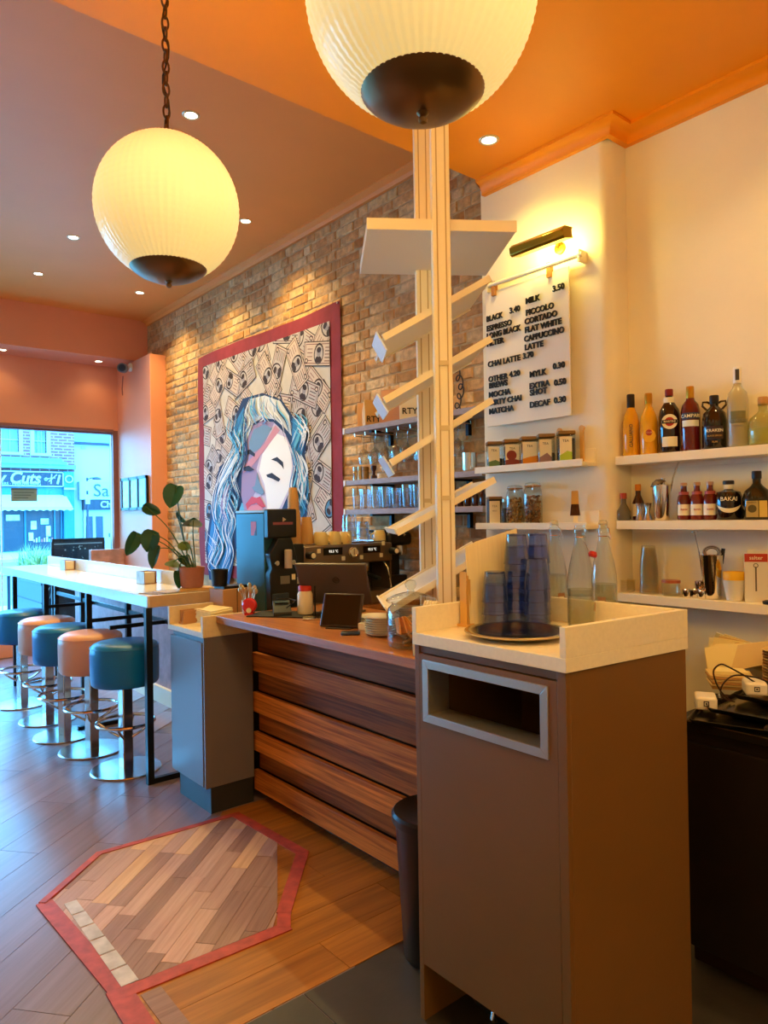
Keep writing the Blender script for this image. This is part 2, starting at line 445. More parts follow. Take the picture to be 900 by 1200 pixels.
for n, (hid, kz, y, z, L) in enumerate(cand):
    if n < 300:
        me = (stretch_me if L > 0.15 else header_me)[rb.choices(range(12),[5,5,4,4,4,4,2,2,3,3,1,1])[0]]
        o = bpy.data.objects.new('brick', me); COL.objects.link(o); o.parent = wall_brick
        o.location = (3.2+rb.uniform(-.003,.002), y+rb.uniform(-.002,.002), z+rb.uniform(-.002,.002)); o.rotation_euler = (rb.uniform(-.012,.012),0,0)
    else:
        vs, fs = brick_geo(L, rb.randrange(99)); dx, dy, dz = 3.2+rb.uniform(-.003,.002), y, z
        stuffg.add([(a+dx,b+dy,c+dz) for a, b, c in vs], fs, rb.choices(range(6),[5,4,4,2,3,1])[0])
stuffg.build('brickwork', brick_ms, wall_brick, kind='stuff')

# chimney breast with softly rounded corner, and the alcove wall with the bar shelves
pts = [(2.95,2.667)]
for i in range(7):
    a = PI+PI/2*i/6; pts.append((2.95+0.06+0.06*math.cos(a), 1.865+0.06+0.06*math.sin(a)))
pts += [(3.25,1.865),(3.25,2.667)]
struct(G().prism(pts, 0, 3.4), 'wall_chimney', cream)
struct(G().box(3.1,-3.3,0,3.3,1.87,3.4), 'wall_alcove', cream)
struct(G().box(-3.2,-3.3,0,-3.0,8.9,3.9), 'wall_left', cream)
struct(G().box(-3.2,-3.5,0,3.3,-3.2,3.4), 'wall_back', cream)
struct(G().box(-3.2,8.674,2.58,3.3,8.86,3.9), 'wall_front', coral)
struct(G().box(-3.0,8.68,0,3.0,8.86,0.28), 'wall_front_low', coral)
struct(G().box(3.015,7.633,0,3.2,8.86,3.33), 'pillar', coral, bevel=0.004)
struct(G().box(-3.0,8.161,3.345,3.2,8.674,3.9), 'beam', coral, bevel=0.004)
struct(G().box(-3.1,-3.3,3.33,3.3,2.636,3.95), 'ceiling', orange)
struct(G().box(-3.1,2.636,3.82,3.3,8.8,3.95), 'ceiling_high', orange_daylit)
# trims
struct(G().ext([(3.2,2.64,3.82),(3.12,2.64,3.82),(3.12,2.64,3.808),(3.165,2.64,3.79),(3.175,2.64,3.765),(3.2,2.64,3.765)], (0,5.5,0)), 'trim_1', orange_daylit)
prof = [(0,3.255),(0.028,3.255),(0.030,3.275),(0.050,3.305),(0.075,3.315),(0.075,3.33)]
g = G(); vs = []
for d, z in prof: vs += [(3.1-d,-3.2,z),(3.1-d,1.865-d,z),(2.95-d,1.865-d,z),(2.95-d,2.636,z)]
fs = [(4*a+b,4*a+b+1,4*a+5+b,4*a+4+b) for a in range(len(prof)-1) for b in range(3)]+[tuple(4*a+3 for a in range(len(prof)))]
g.add(vs, fs); struct(g, 'trim_2', orange)
# window frame and panes
frame_m = mat('window_frame_brown', '#8a5a58', 0.45)
pane_m = glass('window_pane', '#f4ffff', 0.02, 0.01)
joint = mat('pane_joint', '#dfeff2', 0.3)
edges = [-3.0,-1.55,0.1,1.745,2.955]
for i in range(4):
    x0, x1 = edges[i], edges[i+1]
    w = struct(G().box(x0,8.70,2.535,x1,8.78,2.58).box(x0,8.70,0.28,x1,8.78,0.33), 'window_'+str(4-i), frame_m)
    G().box(x0+0.006,8.735,0.33,x1-0.006,8.743,2.535).build('pane', pane_m, w)
    G().box(x1-0.006,8.725,0.33,x1+0.006,8.752,2.535).build('pane_joint', joint, w)
struct(G().box(2.955,8.674,0.0,3.015,8.80,2.58), 'trim_5', frame_m)
struct(G().box(-3,8.66,2.555,2.96,8.70,2.59), 'trim_6', frame_m)
# ================================================================ LAMPS
shade_m = bpy.data.materials.new('ribbed_opal_glass'); shade_m.use_nodes = True
_nt = shade_m.node_tree; _b = _nt.nodes['Principled BSDF']
_b.inputs['Base Color'].default_value = lin('#f3e3b4'); _b.inputs['Roughness'].default_value = 0.3
_b.inputs['Emission Color'].default_value = lin('#ffdd8a'); _b.inputs['Emission Strength'].default_value = 0.15
# bulbs' brighter band painted into the glass's glow; no bulbs are modelled
_tc = _nt.nodes.new('ShaderNodeTexCoord'); _sx = _nt.nodes.new('ShaderNodeSeparateXYZ'); _nt.links.new(_tc.outputs['Object'], _sx.inputs[0])
_ma = _nt.nodes.new('ShaderNodeMath'); _ma.operation = 'SUBTRACT'; _ma.inputs[1].default_value = 0.05; _nt.links.new(_sx.outputs['Z'], _ma.inputs[0])
_mb = _nt.nodes.new('ShaderNodeMath'); _mb.operation = 'ABSOLUTE'; _nt.links.new(_ma.outputs[0], _mb.inputs[0])
_mr = _nt.nodes.new('ShaderNodeMapRange'); _mr.interpolation_type = 'SMOOTHSTEP'; _mr.inputs['From Max'].default_value = 0.20; _mr.inputs['To Min'].default_value = 0.40; _mr.inputs['To Max'].default_value = 0.25
_nt.links.new(_mb.outputs[0], _mr.inputs['Value']); _nt.links.new(_mr.outputs[0], _b.inputs['Emission Strength'])
bronze = mat('dark_bronze', '#8a6a44', 0.34, 0.85)
chain_m = mat('aged_brass_chain', '#6b4a22', 0.4, 0.8)
def link_geo(g, z, turn, s=0.021, r=0.0032):
    pts = []
    for i in range(12):
        a = 2*PI*i/12; x = 0.010*math.cos(a); zz = s*math.sin(a)
        pts.append((x if turn else 0, 0 if turn else x, z+zz))
    g.tube(pts, r, 6, 0, True)
def pendant(loc, label, ztop):
    t = thing('globe_pendant', label, 'pendant lamp', loc, 0, 'globe pendants')
    Rg, n, mrows = 0.212, 240, 90
    g = G(); vs = []; fs = []
    a_lo, a_hi = R(24), R(172)
    for j in range(mrows+1):
        a = a_lo+(a_hi-a_lo)*j/mrows
        for i in range(n):
            rr = Rg*(1+(0.0035 if i % 4 in (0,1) else -0.0025)+(0.006 if j % 3 == 0 else 0))
            th = 2*PI*i/n
            vs.append((rr*math.sin(a)*math.cos(th), rr*math.sin(a)*math.sin(th), -rr*math.cos(a)*1.02))
    for j in range(mrows):
        for i in range(n): fs.append((j*n+i, j*n+(i+1) % n, (j+1)*n+(i+1) % n, (j+1)*n+i))
    g.add(vs, fs); g.build('shade', shade_m, t)
    c = G().lathe([(0,-0.222),(0.03,-0.221),(0.06,-0.216),(0.088,-0.204),(0.106,-0.192),(0.114,-0.183),(0.108,-0.178),(0,-0.195)], n=40)
    cap = c.build('bottom_cap', bronze, t)
    G().lathe([(0,-0.243),(0.007,-0.240),(0.009,-0.233),(0.006,-0.228),(0.012,-0.222),(0.012,-0.214),(0,-0.214)], n=16).build('finial', bronze, cap)
    G().lathe([(0.045,0.200),(0.05,0.205),(0.048,0.222),(0.02,0.232),(0.008,0.235),(0.008,0.255),(0,0.255)], n=24).build('gallery', bronze, t)
    g = G(); z = 0.262; q = 0
    while z < ztop-loc[2]-0.03: link_geo(g, z, q % 2); z += 0.034; q += 1
    g.build('chain', chain_m, t)
    g = G(); L = ztop-loc[2]-0.25
    g.tube([(0.008*math.sin(i*0.9), 0.008*math.cos(i*1.1), 0.25+L*i/24) for i in range(25)], 0.0028, 5).build('flex', mat('brown_flex', '#3b2414', 0.6), t)
    G().lathe([(0,-0.035),(0.03,-0.03),(0.05,-0.012),(0.055,0),(0,0)], (0,0,ztop-loc[2]), 20).build('ceiling_rose', bronze, t)
    return t
def globe_light(loc):
    l = bpy.data.lights.new('globe_light', 'POINT'); l.energy = P_GLOBE; l.color = WARM; l.shadow_soft_size = 0.235
    o = bpy.data.objects.new('globe_light', l); COL.objects.link(o); o.location = loc; o.visible_camera = False; o.visible_glossy = False
p1 = pendant((0.880,2.069,2.446), 'ribbed opal globe pendant hanging on a chain, the whole ball in view', 3.33)
dup(p1, (0.895,0.948,2.462), 0.3, 'large ribbed opal globe pendant cut off by the top edge, before the posts')
dup(p1, (0.89,-0.20,2.46), 0.5, 'added ribbed opal globe pendant behind the viewpoint, a fill light')  # this and the next two are unseen, added to fill the near side
dup(p1, (0.89,-1.35,2.46), 0.2, 'added ribbed opal globe pendant farthest behind the viewpoint, a fill light')
dup(p1, (-1.3,-1.2,2.46), 0.9, 'added ribbed opal globe pendant in the rear left corner, a fill light')
for l in ((0.880,2.069,2.446),(0.895,0.948,2.462),(0.89,-0.20,2.46),(0.89,-1.35,2.46),(-1.3,-1.2,2.46)): globe_light(l)
chrome = mat('chrome', '#e6e2da', 0.12, 1.0)
down_glow = emitter('downlight_glow', '#fff3d2', 9.0)
def downlight(loc, label, power=None, group='recessed downlights'):
    t = thing('downlight', label, 'downlight', loc, 0, group)
    G().lathe([(0.034,0.0),(0.036,-0.004),(0.046,-0.005),(0.05,-0.001),(0.05,0.0)], n=28).build('trim_ring', mat('downlight_ring', '#d8c9a8', 0.3, 0.6), t)
    G().lathe([(0.034,-0.001),(0.0,-0.001)], n=24).build('bulb', down_glow, t)
    l = bpy.data.lights.new('downlight_beam', 'SPOT'); l.energy = (power or P_DOWN); l.color = WARM; l.spot_size = R(125); l.spot_blend = 0.9; l.shadow_soft_size = 0.03
    o = bpy.data.objects.new('downlight_beam', l); COL.objects.link(o); o.location = (loc[0],loc[1],loc[2]-0.03)
    return t
for x, y, lab in ((1.767,3.81,'downlight in the dark orange ceiling just right of the pendant chain'),(1.767,6.056,'downlight left of the whole globe, nearer of the two on that side'),
                  (1.767,7.15,'downlight left of the whole globe, nearest the shopfront beam'),(2.725,4.92,'downlight right of the whole globe'),(2.725,7.14,'downlight above the far end of the brick wall, below the globe'),
                  (1.767,4.93,'downlight hidden behind the whole globe'),(2.725,6.03,'downlight behind the lower edge of the globe')):
    downlight((x,y,3.82), lab, 44)
for x, y, lab in ((2.625,2.313,'bright downlight in the low orange ceiling above the menu board'),(2.625,0.9,'added fill downlight in the low ceiling above the bottle shelves, out of frame'),(2.625,-0.5,'added fill downlight in the low ceiling above the dark cupboard, out of frame'),
                  (0.2,-0.5,'added fill downlight behind the viewpoint'),(1.6,-1.6,'added fill downlight at the rear of the room'),(-0.8,-2.0,'added fill downlight in the rear left')):  # all but the first are unseen, added to brighten the near side
    downlight((x,y,3.33), lab, 30 if y < -1 else None)
for x, y, lab in ((2.72,8.428,'small downlight under the coral beam beside the security camera'),(1.72,8.44,'small downlight under the coral beam at the left edge')):
    downlight((x,y,3.345), lab, 2.5)

# ================================================================ STOOLS
teal = mat('teal_leather', '#0070b8', 0.38, bump=(90,0.08), coat=0.1)
peach = mat('peach_leather', '#dca07e', 0.4, bump=(90,0.08), coat=0.1)
steel = mat('brushed_steel', '#c9c9c9', 0.22, 1.0)
def stool(loc, label, leather, rz):
    t = thing('bar_stool', label, 'bar stool', loc, rz, 'bar stools along the high table')
    s = G().lathe([(0,0.515),(0.17,0.515),(0.185,0.518),(0.194,0.53),(0.197,0.56),(0.198,0.70),(0.195,0.735),(0.183,0.757),(0.16,0.768),(0.1,0.773),(0,0.774)], n=48)
    seat = s.build('seat', leather, t)
    G().ring((0,0,0.742), 0.1945, 0.0035, 48, 6).build('piping', leather, seat)
    G().lathe([(0,0.50),(0.10,0.50),(0.10,0.516),(0,0.516)], n=24).build('seat_plate', mat('black_metal', '#15181a', 0.4, 0.6), t)
    G().box(-0.032,-0.032,0.01,0.032,0.032,0.505).build('column', steel, t, bevel=0.006)
    r = G().ring((0,0,0.285), 0.165, 0.0105, 40, 8)
    ring = r.build('foot_ring', chrome, t)
    for a in (0.8, 0.8+PI/2, 0.8+PI, 0.8+1.5*PI):
        G().tube([(0.03*math.cos(a),0.03*math.sin(a),0.19),(0.09*math.cos(a),0.09*math.sin(a),0.225),(0.16*math.cos(a),0.16*math.sin(a),0.283)], 0.008, 8).build('bracket', chrome, ring)
    G().lathe([(0,0),(0.203,0),(0.205,0.004),(0.200,0.010),(0.05,0.014),(0,0.014)], n=48).build('base_plate', steel, t)
    return t
s5 = stool((1.515,4.292,0), 'teal leather bar stool nearest the grey end cabinet, behind the table leg', teal, 0.15)
s4 = stool((1.475,4.802,0), 'peach leather bar stool between the two nearest teal ones', peach, 0.3)
dup(s5, (1.43,5.254,0), 0.5, 'teal leather bar stool in the middle of the row of five')
dup(s4, (1.45,5.751,0), 0.2, 'peach leather bar stool second from the window')
dup(s5, (1.415,6.387,0), 0.4, 'teal leather bar stool nearest the window, cut by the left edge')

# ================================================================ HIGH TABLE
stone = mat('pale_stone_top', '#e9e4da', 0.16, noise=(40,0.03), coat=0.3)
ply = mat('cut_board_edge', '#cfa878', 0.45, noise=(20,0.08))
black_steel = mat('black_steel', '#1d2226', 0.4, 0.5)
t = thing('high_table', 'long pale high bar table with black steel legs in front of the stools', 'table', (1.7,5.8,0))
G().box(1.522,3.942,0.998,1.928,7.62,1.065).build('tabletop', stone, t, bevel=0.003, W=True)
G().box(1.535,3.938,1.0,1.915,3.9425,1.063).build('end_edge', ply, t, W=True, label='tan cut end of the tabletop')
G().box(1.90,4.215,1.065,1.925,7.49,1.157).build('upstand', stone, t, bevel=0.002, W=True)
for x, y in ((1.53,3.955),(1.53,5.02),(1.53,6.1),(1.53,7.15),(1.90,4.05),(1.90,5.30),(1.90,6.4),(1.90,7.2)):
    G().box(x-.018,y-.018,0,x+.018,y+.018,0.998).build('leg', black_steel, t, W=True)
for y in (3.955,5.30,7.2):
    G().box(1.53,y-.015,0.0,1.90,y+.015,0.03).build('foot_bar', black_steel, t, W=True)
G().box(1.892,4.05,0.80,1.908,7.2,0.83).build('rail', black_steel, t, W=True)
for y in (4.6,5.02,6.1):
    G().box(1.53,y-.01,0.80,1.90,y+.01,0.825).build('cross_rail', black_steel, t, W=True)
# low tiled wall behind the table
lowm = mat('mauve_render', '#a98686', 0.6, noise=(12,0.2))
struct(G().box(2.30,4.35,0,2.36,8.0,0.90), 'wall_low', lowm)
struct(G().box(2.27,4.35,0,2.30,8.0,0.13), 'baseboard_low', white_paint)
G().box(2.26,4.33,0.90,2.40,8.02,0.93).build('ledge', mat('dark_ledge', '#5d4a48', 0.4), bpy.data.objects['wall_low'], bevel=0.003)
# pinkish marble panel at the window end
tag(G().box(2.62,8.48,0.0,3.005,8.56,1.155).build('marble_panel', mat('pink_marble', '#b98d84', 0.3, noise=(9,0.3)), bevel=0.004), 'pinkish marble panel standing below the window by the pillar', 'panel')
# copper napkin boxes on the table
copper = mat('copper_box', '#a87858', 0.35, 0.6, noise=(18,0.2))
for (x, y, lab) in ((1.845,6.62,'copper napkin box at the far end of the high table'),(1.82,4.72,'copper napkin box on the high table near the plant')):
    n = thing('napkin_box', lab, 'napkin box', (x,y,1.065), 0.1, 'copper napkin boxes')
    G().box(-.045,-.055,0,.045,.055,0.005).box(-.045,-.055,0,-.04,.055,.085).box(.04,-.055,0,.045,.055,.085).box(-.045,.05,0,.045,.055,.085).build('holder', copper, n)
    G().box(-.036,-.048,.006,.036,.045,.078).build('napkins', mat('paper_napkin', '#d8c8b0', 0.8), n)
# menus lying on the near end
for i, (x, y, rz, c) in enumerate(((1.66,4.10,0.5,'#8d7f80'),(1.73,4.06,0.2,'#b0a4a2'))):
    m = G().box(-.10,-.07,0,.10,.07,.003).build('menu_card', mat('menu_card_'+str(i), c, 0.5, noise=(30,0.3)), loc=(x,y,1.065+.0031*i), rz=rz)
    tag(m, ('grey printed menu card lying on the near end of the high table','pale menu card overlapping the grey one on the high table')[i], 'menu', 'menu cards on the table')

# ================================================================ END CABINET
grey_lam = mat('grey_laminate', '#6f686b', 0.32, noise=(4,0.03))
plinth_m = mat('dark_plinth', '#2e3338', 0.35)
oak_top = mat('cream_worktop', '#e6cfa2', 0.35, noise=(60,0.04))
t = thing('end_cabinet', 'narrow grey cabinet with cream worktop at the end of the bar', 'cabinet', (1.71,3.53,0))
G().box(1.590,3.345,0.135,1.848,3.745,0.898).build('carcass', grey_lam, t, W=True)
G().box(1.570,3.355,0.14,1.590,3.740,0.870).build('door', grey_lam, t, W=True, bevel=0.002)
G().box(1.573,3.333,0.135,1.848,3.345,0.898).build('side_panel', grey_lam, t, W=True, bevel=0.001)
G().box(1.605,3.345,0,1.848,3.72,0.135).build('plinth', plinth_m, t, W=True)
G().box(1.565,3.325,0.898,1.850,3.76,0.925).build('worktop', oak_top, t, W=True, bevel=0.001)
G().box(1.565,3.325,0.925,1.850,3.345,1.005).build('upstand', oak_top, t, W=True, bevel=0.001)
G().box(1.565,3.74,0.925,1.850,3.76,1.02).build('upstand', oak_top, t, W=True, bevel=0.001)
# things on it
kraft = mat('kraft_card', '#b98558', 0.7)
b = thing('card_holder', 'small brown card holder standing on the end cabinet worktop', 'holder', (1.66,3.70,0.925), 0.1)
G().ext([(-.05,-.022,0),(.05,-.022,0),(.042,-.022,.07),(-.042,-.022,.07)], (0,.01,0)).build('front', kraft, b); G().box(-.05,-.012,0,.05,.02,.012).box(-.042,.012,.012,.042,.02,.075).build('base', kraft, b)
nap = mat('folded_paper', '#ead9ae', 0.8)
b = thing('napkin_pile', 'loose pile of cream paper napkins on the end cabinet', 'napkins', (1.76,3.58,0.925), 0.4)
for i in range(9):
    G().ext([(-.09,-.05,0),(.09,-.05,0),(.095,.05,.004),(.03,.055,.018),(-.04,.05,.006),(-.095,.05,.012)], (0,0,.007)).build('napkin', nap, b).location = (rnd.uniform(-.006,.006), rnd.uniform(-.006,.006), .003+.0085*i)
# ================================================================ BAR COUNTER
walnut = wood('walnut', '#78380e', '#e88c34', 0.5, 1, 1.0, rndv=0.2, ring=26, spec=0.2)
walnut_shaded = wood('walnut_shaded', '#4e240c', '#b0662a', 0.5, 1, 1.0, rndv=0.15, ring=26, spec=0.2)  # same walnut; the recesses' shade is put into this darker colour
walnut_top = wood('walnut_top', '#8a4e22', '#c57f40', 0.35, 1, 1.0, rndv=0.02, ring=16, coat=0.05)
t = thing('bar_counter', 'walnut fronted bar counter with overhanging wooden top', 'counter', (1.95,2.5,0))
G().box(1.632,1.72,0.968,2.36,3.312,1.005).build('countertop', walnut_top, t, W=True, bevel=0.003)
G().box(1.925,1.74,0.06,2.30,3.36,0.968).build('carcass', mat('dark_carcass', '#2a1a12', 0.7), t, W=True)
G().box(1.93,1.74,0.0,2.25,3.36,0.06).build('plinth', mat('black_plinth', '#17110e', 0.6), t, W=True)
zz = [0.058,0.164,0.264,0.365,0.470,0.576,0.687,0.787,0.89]
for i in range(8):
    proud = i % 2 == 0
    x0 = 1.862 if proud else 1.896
    o = G().box(-0.0,-0.81,0,0.026,0.81,zz[i+1]-zz[i]-0.002).build('front_board', walnut if proud else walnut_shaded, t, bevel=0.003)
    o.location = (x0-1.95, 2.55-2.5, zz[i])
o = G().box(0,-0.81,0,0.02,0.81,0.074).build('front_board', walnut_shaded, t, bevel=0.002); o.location = (1.890-1.95,0.05,0.892)
# return counter under the coffee machine
t = thing('rear_counter', 'back counter carrying the coffee machine and grinders', 'counter', (2.5,3.7,0))
G().box(1.853,3.46,0.905,3.18,3.93,0.942).build('countertop', walnut_top, t, W=True, bevel=0.003)
G().box(1.87,3.50,0.0,3.16,3.90,0.905).build('carcass', mat('dark_carcass', '#2a1a12', 0.7), t, W=True)

# ================================================================ WASTE CABINET
taupe = mat('taupe_laminate', '#765024', 0.36, noise=(5,0.03), bump=(70,0.03))
qz = mat('cream_quartz', '#efe2c4', 0.3, noise=(90,0.035))
FR = [(1.419,1.035),(1.419,1.576),(1.905,1.576),(1.905,0.988)]
t = thing('waste_cabinet', 'tall taupe waste cabinet with a steel framed slot in front', 'cabinet', (1.66,1.3,0))
G().prism([(1.437,1.036),(1.905,0.988),(1.905,1.006),(1.437,1.054)], 0, 1.115).build('side_panel', taupe, t, W=True, bevel=0.001)
G().box(1.419,1.036,0,1.437,1.062,1.115).build('corner_post', taupe, t, W=True, bevel=0.001)
G().box(1.419,1.558,0,1.905,1.576,1.115).build('side_panel', taupe, t, W=True, bevel=0.001)
G().box(1.887,1.0,0,1.905,1.558,1.115).build('back_panel', taupe, t, W=True)
G().box(1.425,1.06,1.093,1.90,1.558,1.115).build('top_rail', taupe, t, W=True)
G().box(1.47,1.06,0.155,1.88,1.558,0.165).build('inner_floor', mat('dark_inside', '#16110f', 0.8), t, W=True)
# door with the slot cut through (slot Y 1.088..1.53, Z .898..1.073 outer frame)
sy0, sy1, sz0, sz1 = 1.104, 1.522, 0.912, 1.058
d = G()
d.box(1.419,1.063,0.17,1.437,1.557,sz0); d.box(1.419,1.063,sz1,1.437,1.557,1.089)
d.box(1.419,1.063,sz0,1.437,sy0,sz1); d.box(1.419,sy1,sz0,1.437,1.557,sz1)
door = d.build('door', taupe, t, W=True)
ali = mat('aluminium', '#cfc6bb', 0.3, 0.85, bump=(120,0.04))
fy0, fy1, fz0, fz1 = 1.088, 1.540, 0.893, 1.074; w_ = 0.024
f = G()
for pl in ([(fy0,fz0),(fy1,fz0),(fy1-w_,fz0+w_),(fy0+w_,fz0+w_)], [(fy1,fz0),(fy1,fz1),(fy1-w_,fz1-w_),(fy1-w_,fz0+w_)],
           [(fy1,fz1),(fy0,fz1),(fy0+w_,fz1-w_),(fy1-w_,fz1-w_)], [(fy0,fz1),(fy0,fz0),(fy0+w_,fz0+w_),(fy0+w_,fz1-w_)]):
    f.ext([(1.414,a,b) for a, b in pl], (0.006,0,0))
sl = f.build('slot_frame', ali, door, W=True, bevel=0.0012, label='aluminium slot frame')
g = G()
g.box(1.42,fy0+w_-.003,fz0+w_-.003,1.50,fy1-w_+.003,fz0+w_); g.box(1.42,fy0+w_-.003,fz0+w_,1.50,fy0+w_,fz1-w_); g.box(1.42,fy1-w_,fz0+w_,1.50,fy1-w_+.003,fz1-w_)
g.build('slot_sleeve', ali, door, W=True)
G().tube([(1.438,1.30,0.162),(1.430,1.30,0.140),(1.438,1.30,0.130)], 0.006, 8).build('catch', chrome, t, W=True)
G().box(1.53,1.12,0.03,1.84,1.50,0.80).build('bin_liner', mat('black_sack', '#0c0c0d', 0.6), t, W=True, bevel=0.04)
w = G().prism([(1.413,1.030),(1.910,0.983),(1.910,1.58),(1.413,1.58)], 1.115, 1.150)
w.build('worktop', qz, t, W=True, bevel=0.0015)
G().prism([(1.413,1.030),(1.910,0.983),(1.910,1.001),(1.413,1.048)], 1.150, 1.225).build('upstand', qz, t, W=True, bevel=0.0012)
G().box(1.892,1.002,1.150,1.910,1.58,1.225).build('upstand', qz, t, W=True, bevel=0.0012)
G().box(1.413,1.562,1.150,1.892,1.58,1.225).build('upstand', qz, t, W=True, bevel=0.0012)
# stand behind it carrying the water bottles
st = thing('bottle_stand', 'low stand hidden behind the waste cabinet, carrying water bottles', 'stand', (2.02,1.40,0))
G().box(1.935,1.25,1.125,2.11,1.70,1.145).build('top', taupe, st, W=True)
G().box(1.95,1.27,0,2.10,1.68,1.125).build('carcass', taupe, st, W=True)

# black pedal bin beside it
t = thing('waste_bin', 'black plastic round bin beside the waste cabinet', 'bin', (1.668,1.765,0.003))
blk = mat('black_plastic', '#171313', 0.32)
G().lathe([(0,0),(0.105,0),(0.112,0.01),(0.135,0.46),(0.132,0.46),(0.108,0.014),(0,0.014)], n=40).build('body', blk, t)
lid = G().lathe([(0.137,0.455),(0.147,0.46),(0.148,0.483),(0.140,0.492),(0.125,0.490),(0.10,0.482),(0,0.486)], n=40).build('lid', blk, t)
G().ring((0,0,0.486), 0.05, 0.006, 24, 6).build('lid_ring', blk, lid)
# ================================================================ DISPLAY RACK WITH TILTED BOARDS
rack_m = mat('cream_painted_rack', '#f6e8c8', 0.45)
rack_in = mat('cream_board_underside', '#e8dcc4', 0.5)
slot_m = mat('rack_groove', '#c4a878', 0.6)
AX = math.atan2(0.386, 0.266)            # direction from the front post to the rear post
t = thing('display_rack', 'tall cream display rack of two grooved posts with tilted boards', 'rack', (2.07,2.156,1.005), AX)
# local: x runs front post -> rear post, y to the viewer's left (boards rise towards -y)
LP = 0.469
def post(x, w=0.070, dpt=0.045):
    p = G()
    p.box(x-dpt/2,-w/2,0,x+dpt/2,w/2,2.325)
    o = p.build('post', rack_m, t, bevel=0.003)
    g = G()
    for yy in (-0.017, 0.017):
        g.box(x-dpt/2-0.0015, yy-0.0025, 0.02, x-dpt/2+0.001, yy+0.0025, 2.30)
    g.build('groove', slot_m, o)
post(-LP/2+0.0); post(LP/2)
# top board, level
G().box(-0.235,-0.30,1.600,0.275,0.285,1.640).build('top_board', rack_in, t, bevel=0.002)
G().box(-0.239,-0.302,1.598,-0.235,0.287,1.642).build('top_board_lipping', rack_m, t)
card_m = mat('white_ticket', '#e9eef2', 0.4, noise=(60,0.05))
def tilted(zc, yl, yr, zl, zr, card, wide=(-0.19,0.21)):
    """board from its low left end (y=yl) to its high right end (y=yr)"""
    L = math.hypot(yl-yr, zr-zl); a = math.atan2(zr-zl, yl-yr)
    M = Matrix.Translation((0,yl,zl)) @ Matrix.Rotation(-a,4,'X')
    def bx(x0,y0,z0,x1,y1,z1):
        q = G().box(x0,y0,z0,x1,y1,z1); q.v = [tuple(M @ Vector(p)) for p in q.v]; return q
    b = bx(wide[0],-L,-0.006,wide[1],0,0.006).build('tilted_board', rack_in, t)
    for x in (wide[0], wide[1]): bx(x-0.008,-L,-0.012,x+0.008,0.0,0.014).build('side_rail', rack_m, b)
    if card: bx(wide[0]+0.02,0.004,-0.045,wide[1]-0.16,0.010,0.04).build('ticket', card_m, b, label='white ticket in a holder')
    else: bx(wide[0],-0.004,-0.004,wide[1],0.004,0.020).build('front_lip', rack_m, b)
for args in TILTS if 'TILTS' in globals() else (
        (0, 0.225,-0.205,1.19,1.43,True), (0, 0.225,-0.205,0.945,1.19,True), (0, 0.205,-0.205,0.70,0.945,True), (0, 0.185,-0.21,0.425,0.63,False), (0, 0.225,-0.205,0.12,0.36,False)):
    tilted(*args)
for x in (-LP/2, LP/2):
    for z in (0.55, 0.82, 1.07):
        G().box(x-0.0265,-0.02,z,x-0.0225,0.016,z+0.018).build('shelf_clip', mat('clip_grey', '#d9c498', 0.5), t)

# ================================================================ MENU BOARD
t = thing('menu_board', 'white menu board with raised black lettering hung on the chimney breast', 'menu board', (2.912,2.338,1.974), -PI/2)
G().box(-0.272,-0.004,0,0.272,0.004,0.728).build('panel', mat('white_acrylic', '#f4ead6', 0.25), t, bevel=0.002)
ink = mat('black_letter', '#14110f', 0.35)
def mline(txt, x0, z, size, smax):
    g = G(); text_geo(g, txt, size, (x0,-0.010,z), 0, 0.006, 0.0014, 'LEFT', smax=smax)
    g.build('lettering', ink, t, smooth=False)
# (text, left edge u, height v) with u,v in 0..1 of the board
W_, H_ = 0.544, 0.728
for txt, u0, u1, v in (('BLACK',0.02,0.23,0.800),('3.40',0.33,0.47,0.812),('ESPRESSO',0.02,0.39,0.728),('LONG BLACK',0.02,0.45,0.672),('FILTER',0.02,0.24,0.615),
                       ('MILK',0.535,0.705,0.845),('3.50',0.86,1.0,0.872),('PICCOLO',0.535,0.875,0.762),('CORTADO',0.52,0.90,0.702),('FLAT WHITE',0.52,0.935,0.642),('CAPPUCCINO',0.51,0.965,0.580),('LATTE',0.515,0.745,0.520),
                       ('CHAI LATTE',0.03,0.44,0.460),('3.70',0.49,0.615,0.462),('OTHER',0.035,0.285,0.348),('4.20',0.315,0.455,0.352),('BREWS',0.04,0.29,0.300),('MOCHA',0.035,0.315,0.232),('DIRTY CHAI',0.04,0.455,0.172),('MATCHA',0.035,0.355,0.108),
                       ('MYLK',0.57,0.775,0.322),('0.30',0.85,1.0,0.345),('EXTRA',0.565,0.815,0.240),('SHOT',0.57,0.78,0.193),('0.50',0.86,1.0,0.232),('DECAF',0.565,0.82,0.108),('0.30',0.855,0.995,0.112)):
    mline(txt, -W_/2+W_*(u0*0.96+0.01), H_*v, 0.041, W_*(u1-u0))
G().box(-0.215,-0.018,0.70,-0.190,0.006,0.775).build('hanging_strap', mat('tan_leather', '#b5762c', 0.5), t)
G().box(0.150,-0.018,0.70,0.175,0.006,0.775).build('hanging_strap', mat('tan_leather', '#b5762c', 0.5), t)
# rail the board hangs from
t = thing('hanging_rail', 'white rail on brackets from which the menu board hangs', 'rail', (2.90,2.28,2.73), -PI/2)
G().tube([(-0.33,0,0.005),(0.30,0,0.005)], 0.012, 12).build('rod', white_paint, t)
for x in (-0.30, 0.285):
    b = G().box(x-.006,-0.012,-.03,x+.006,0.05,.03).build('bracket', white_paint, t, bevel=0.002)
    G().ball((x,0,0.005), 0.016, 12).build('knob', white_paint, b)
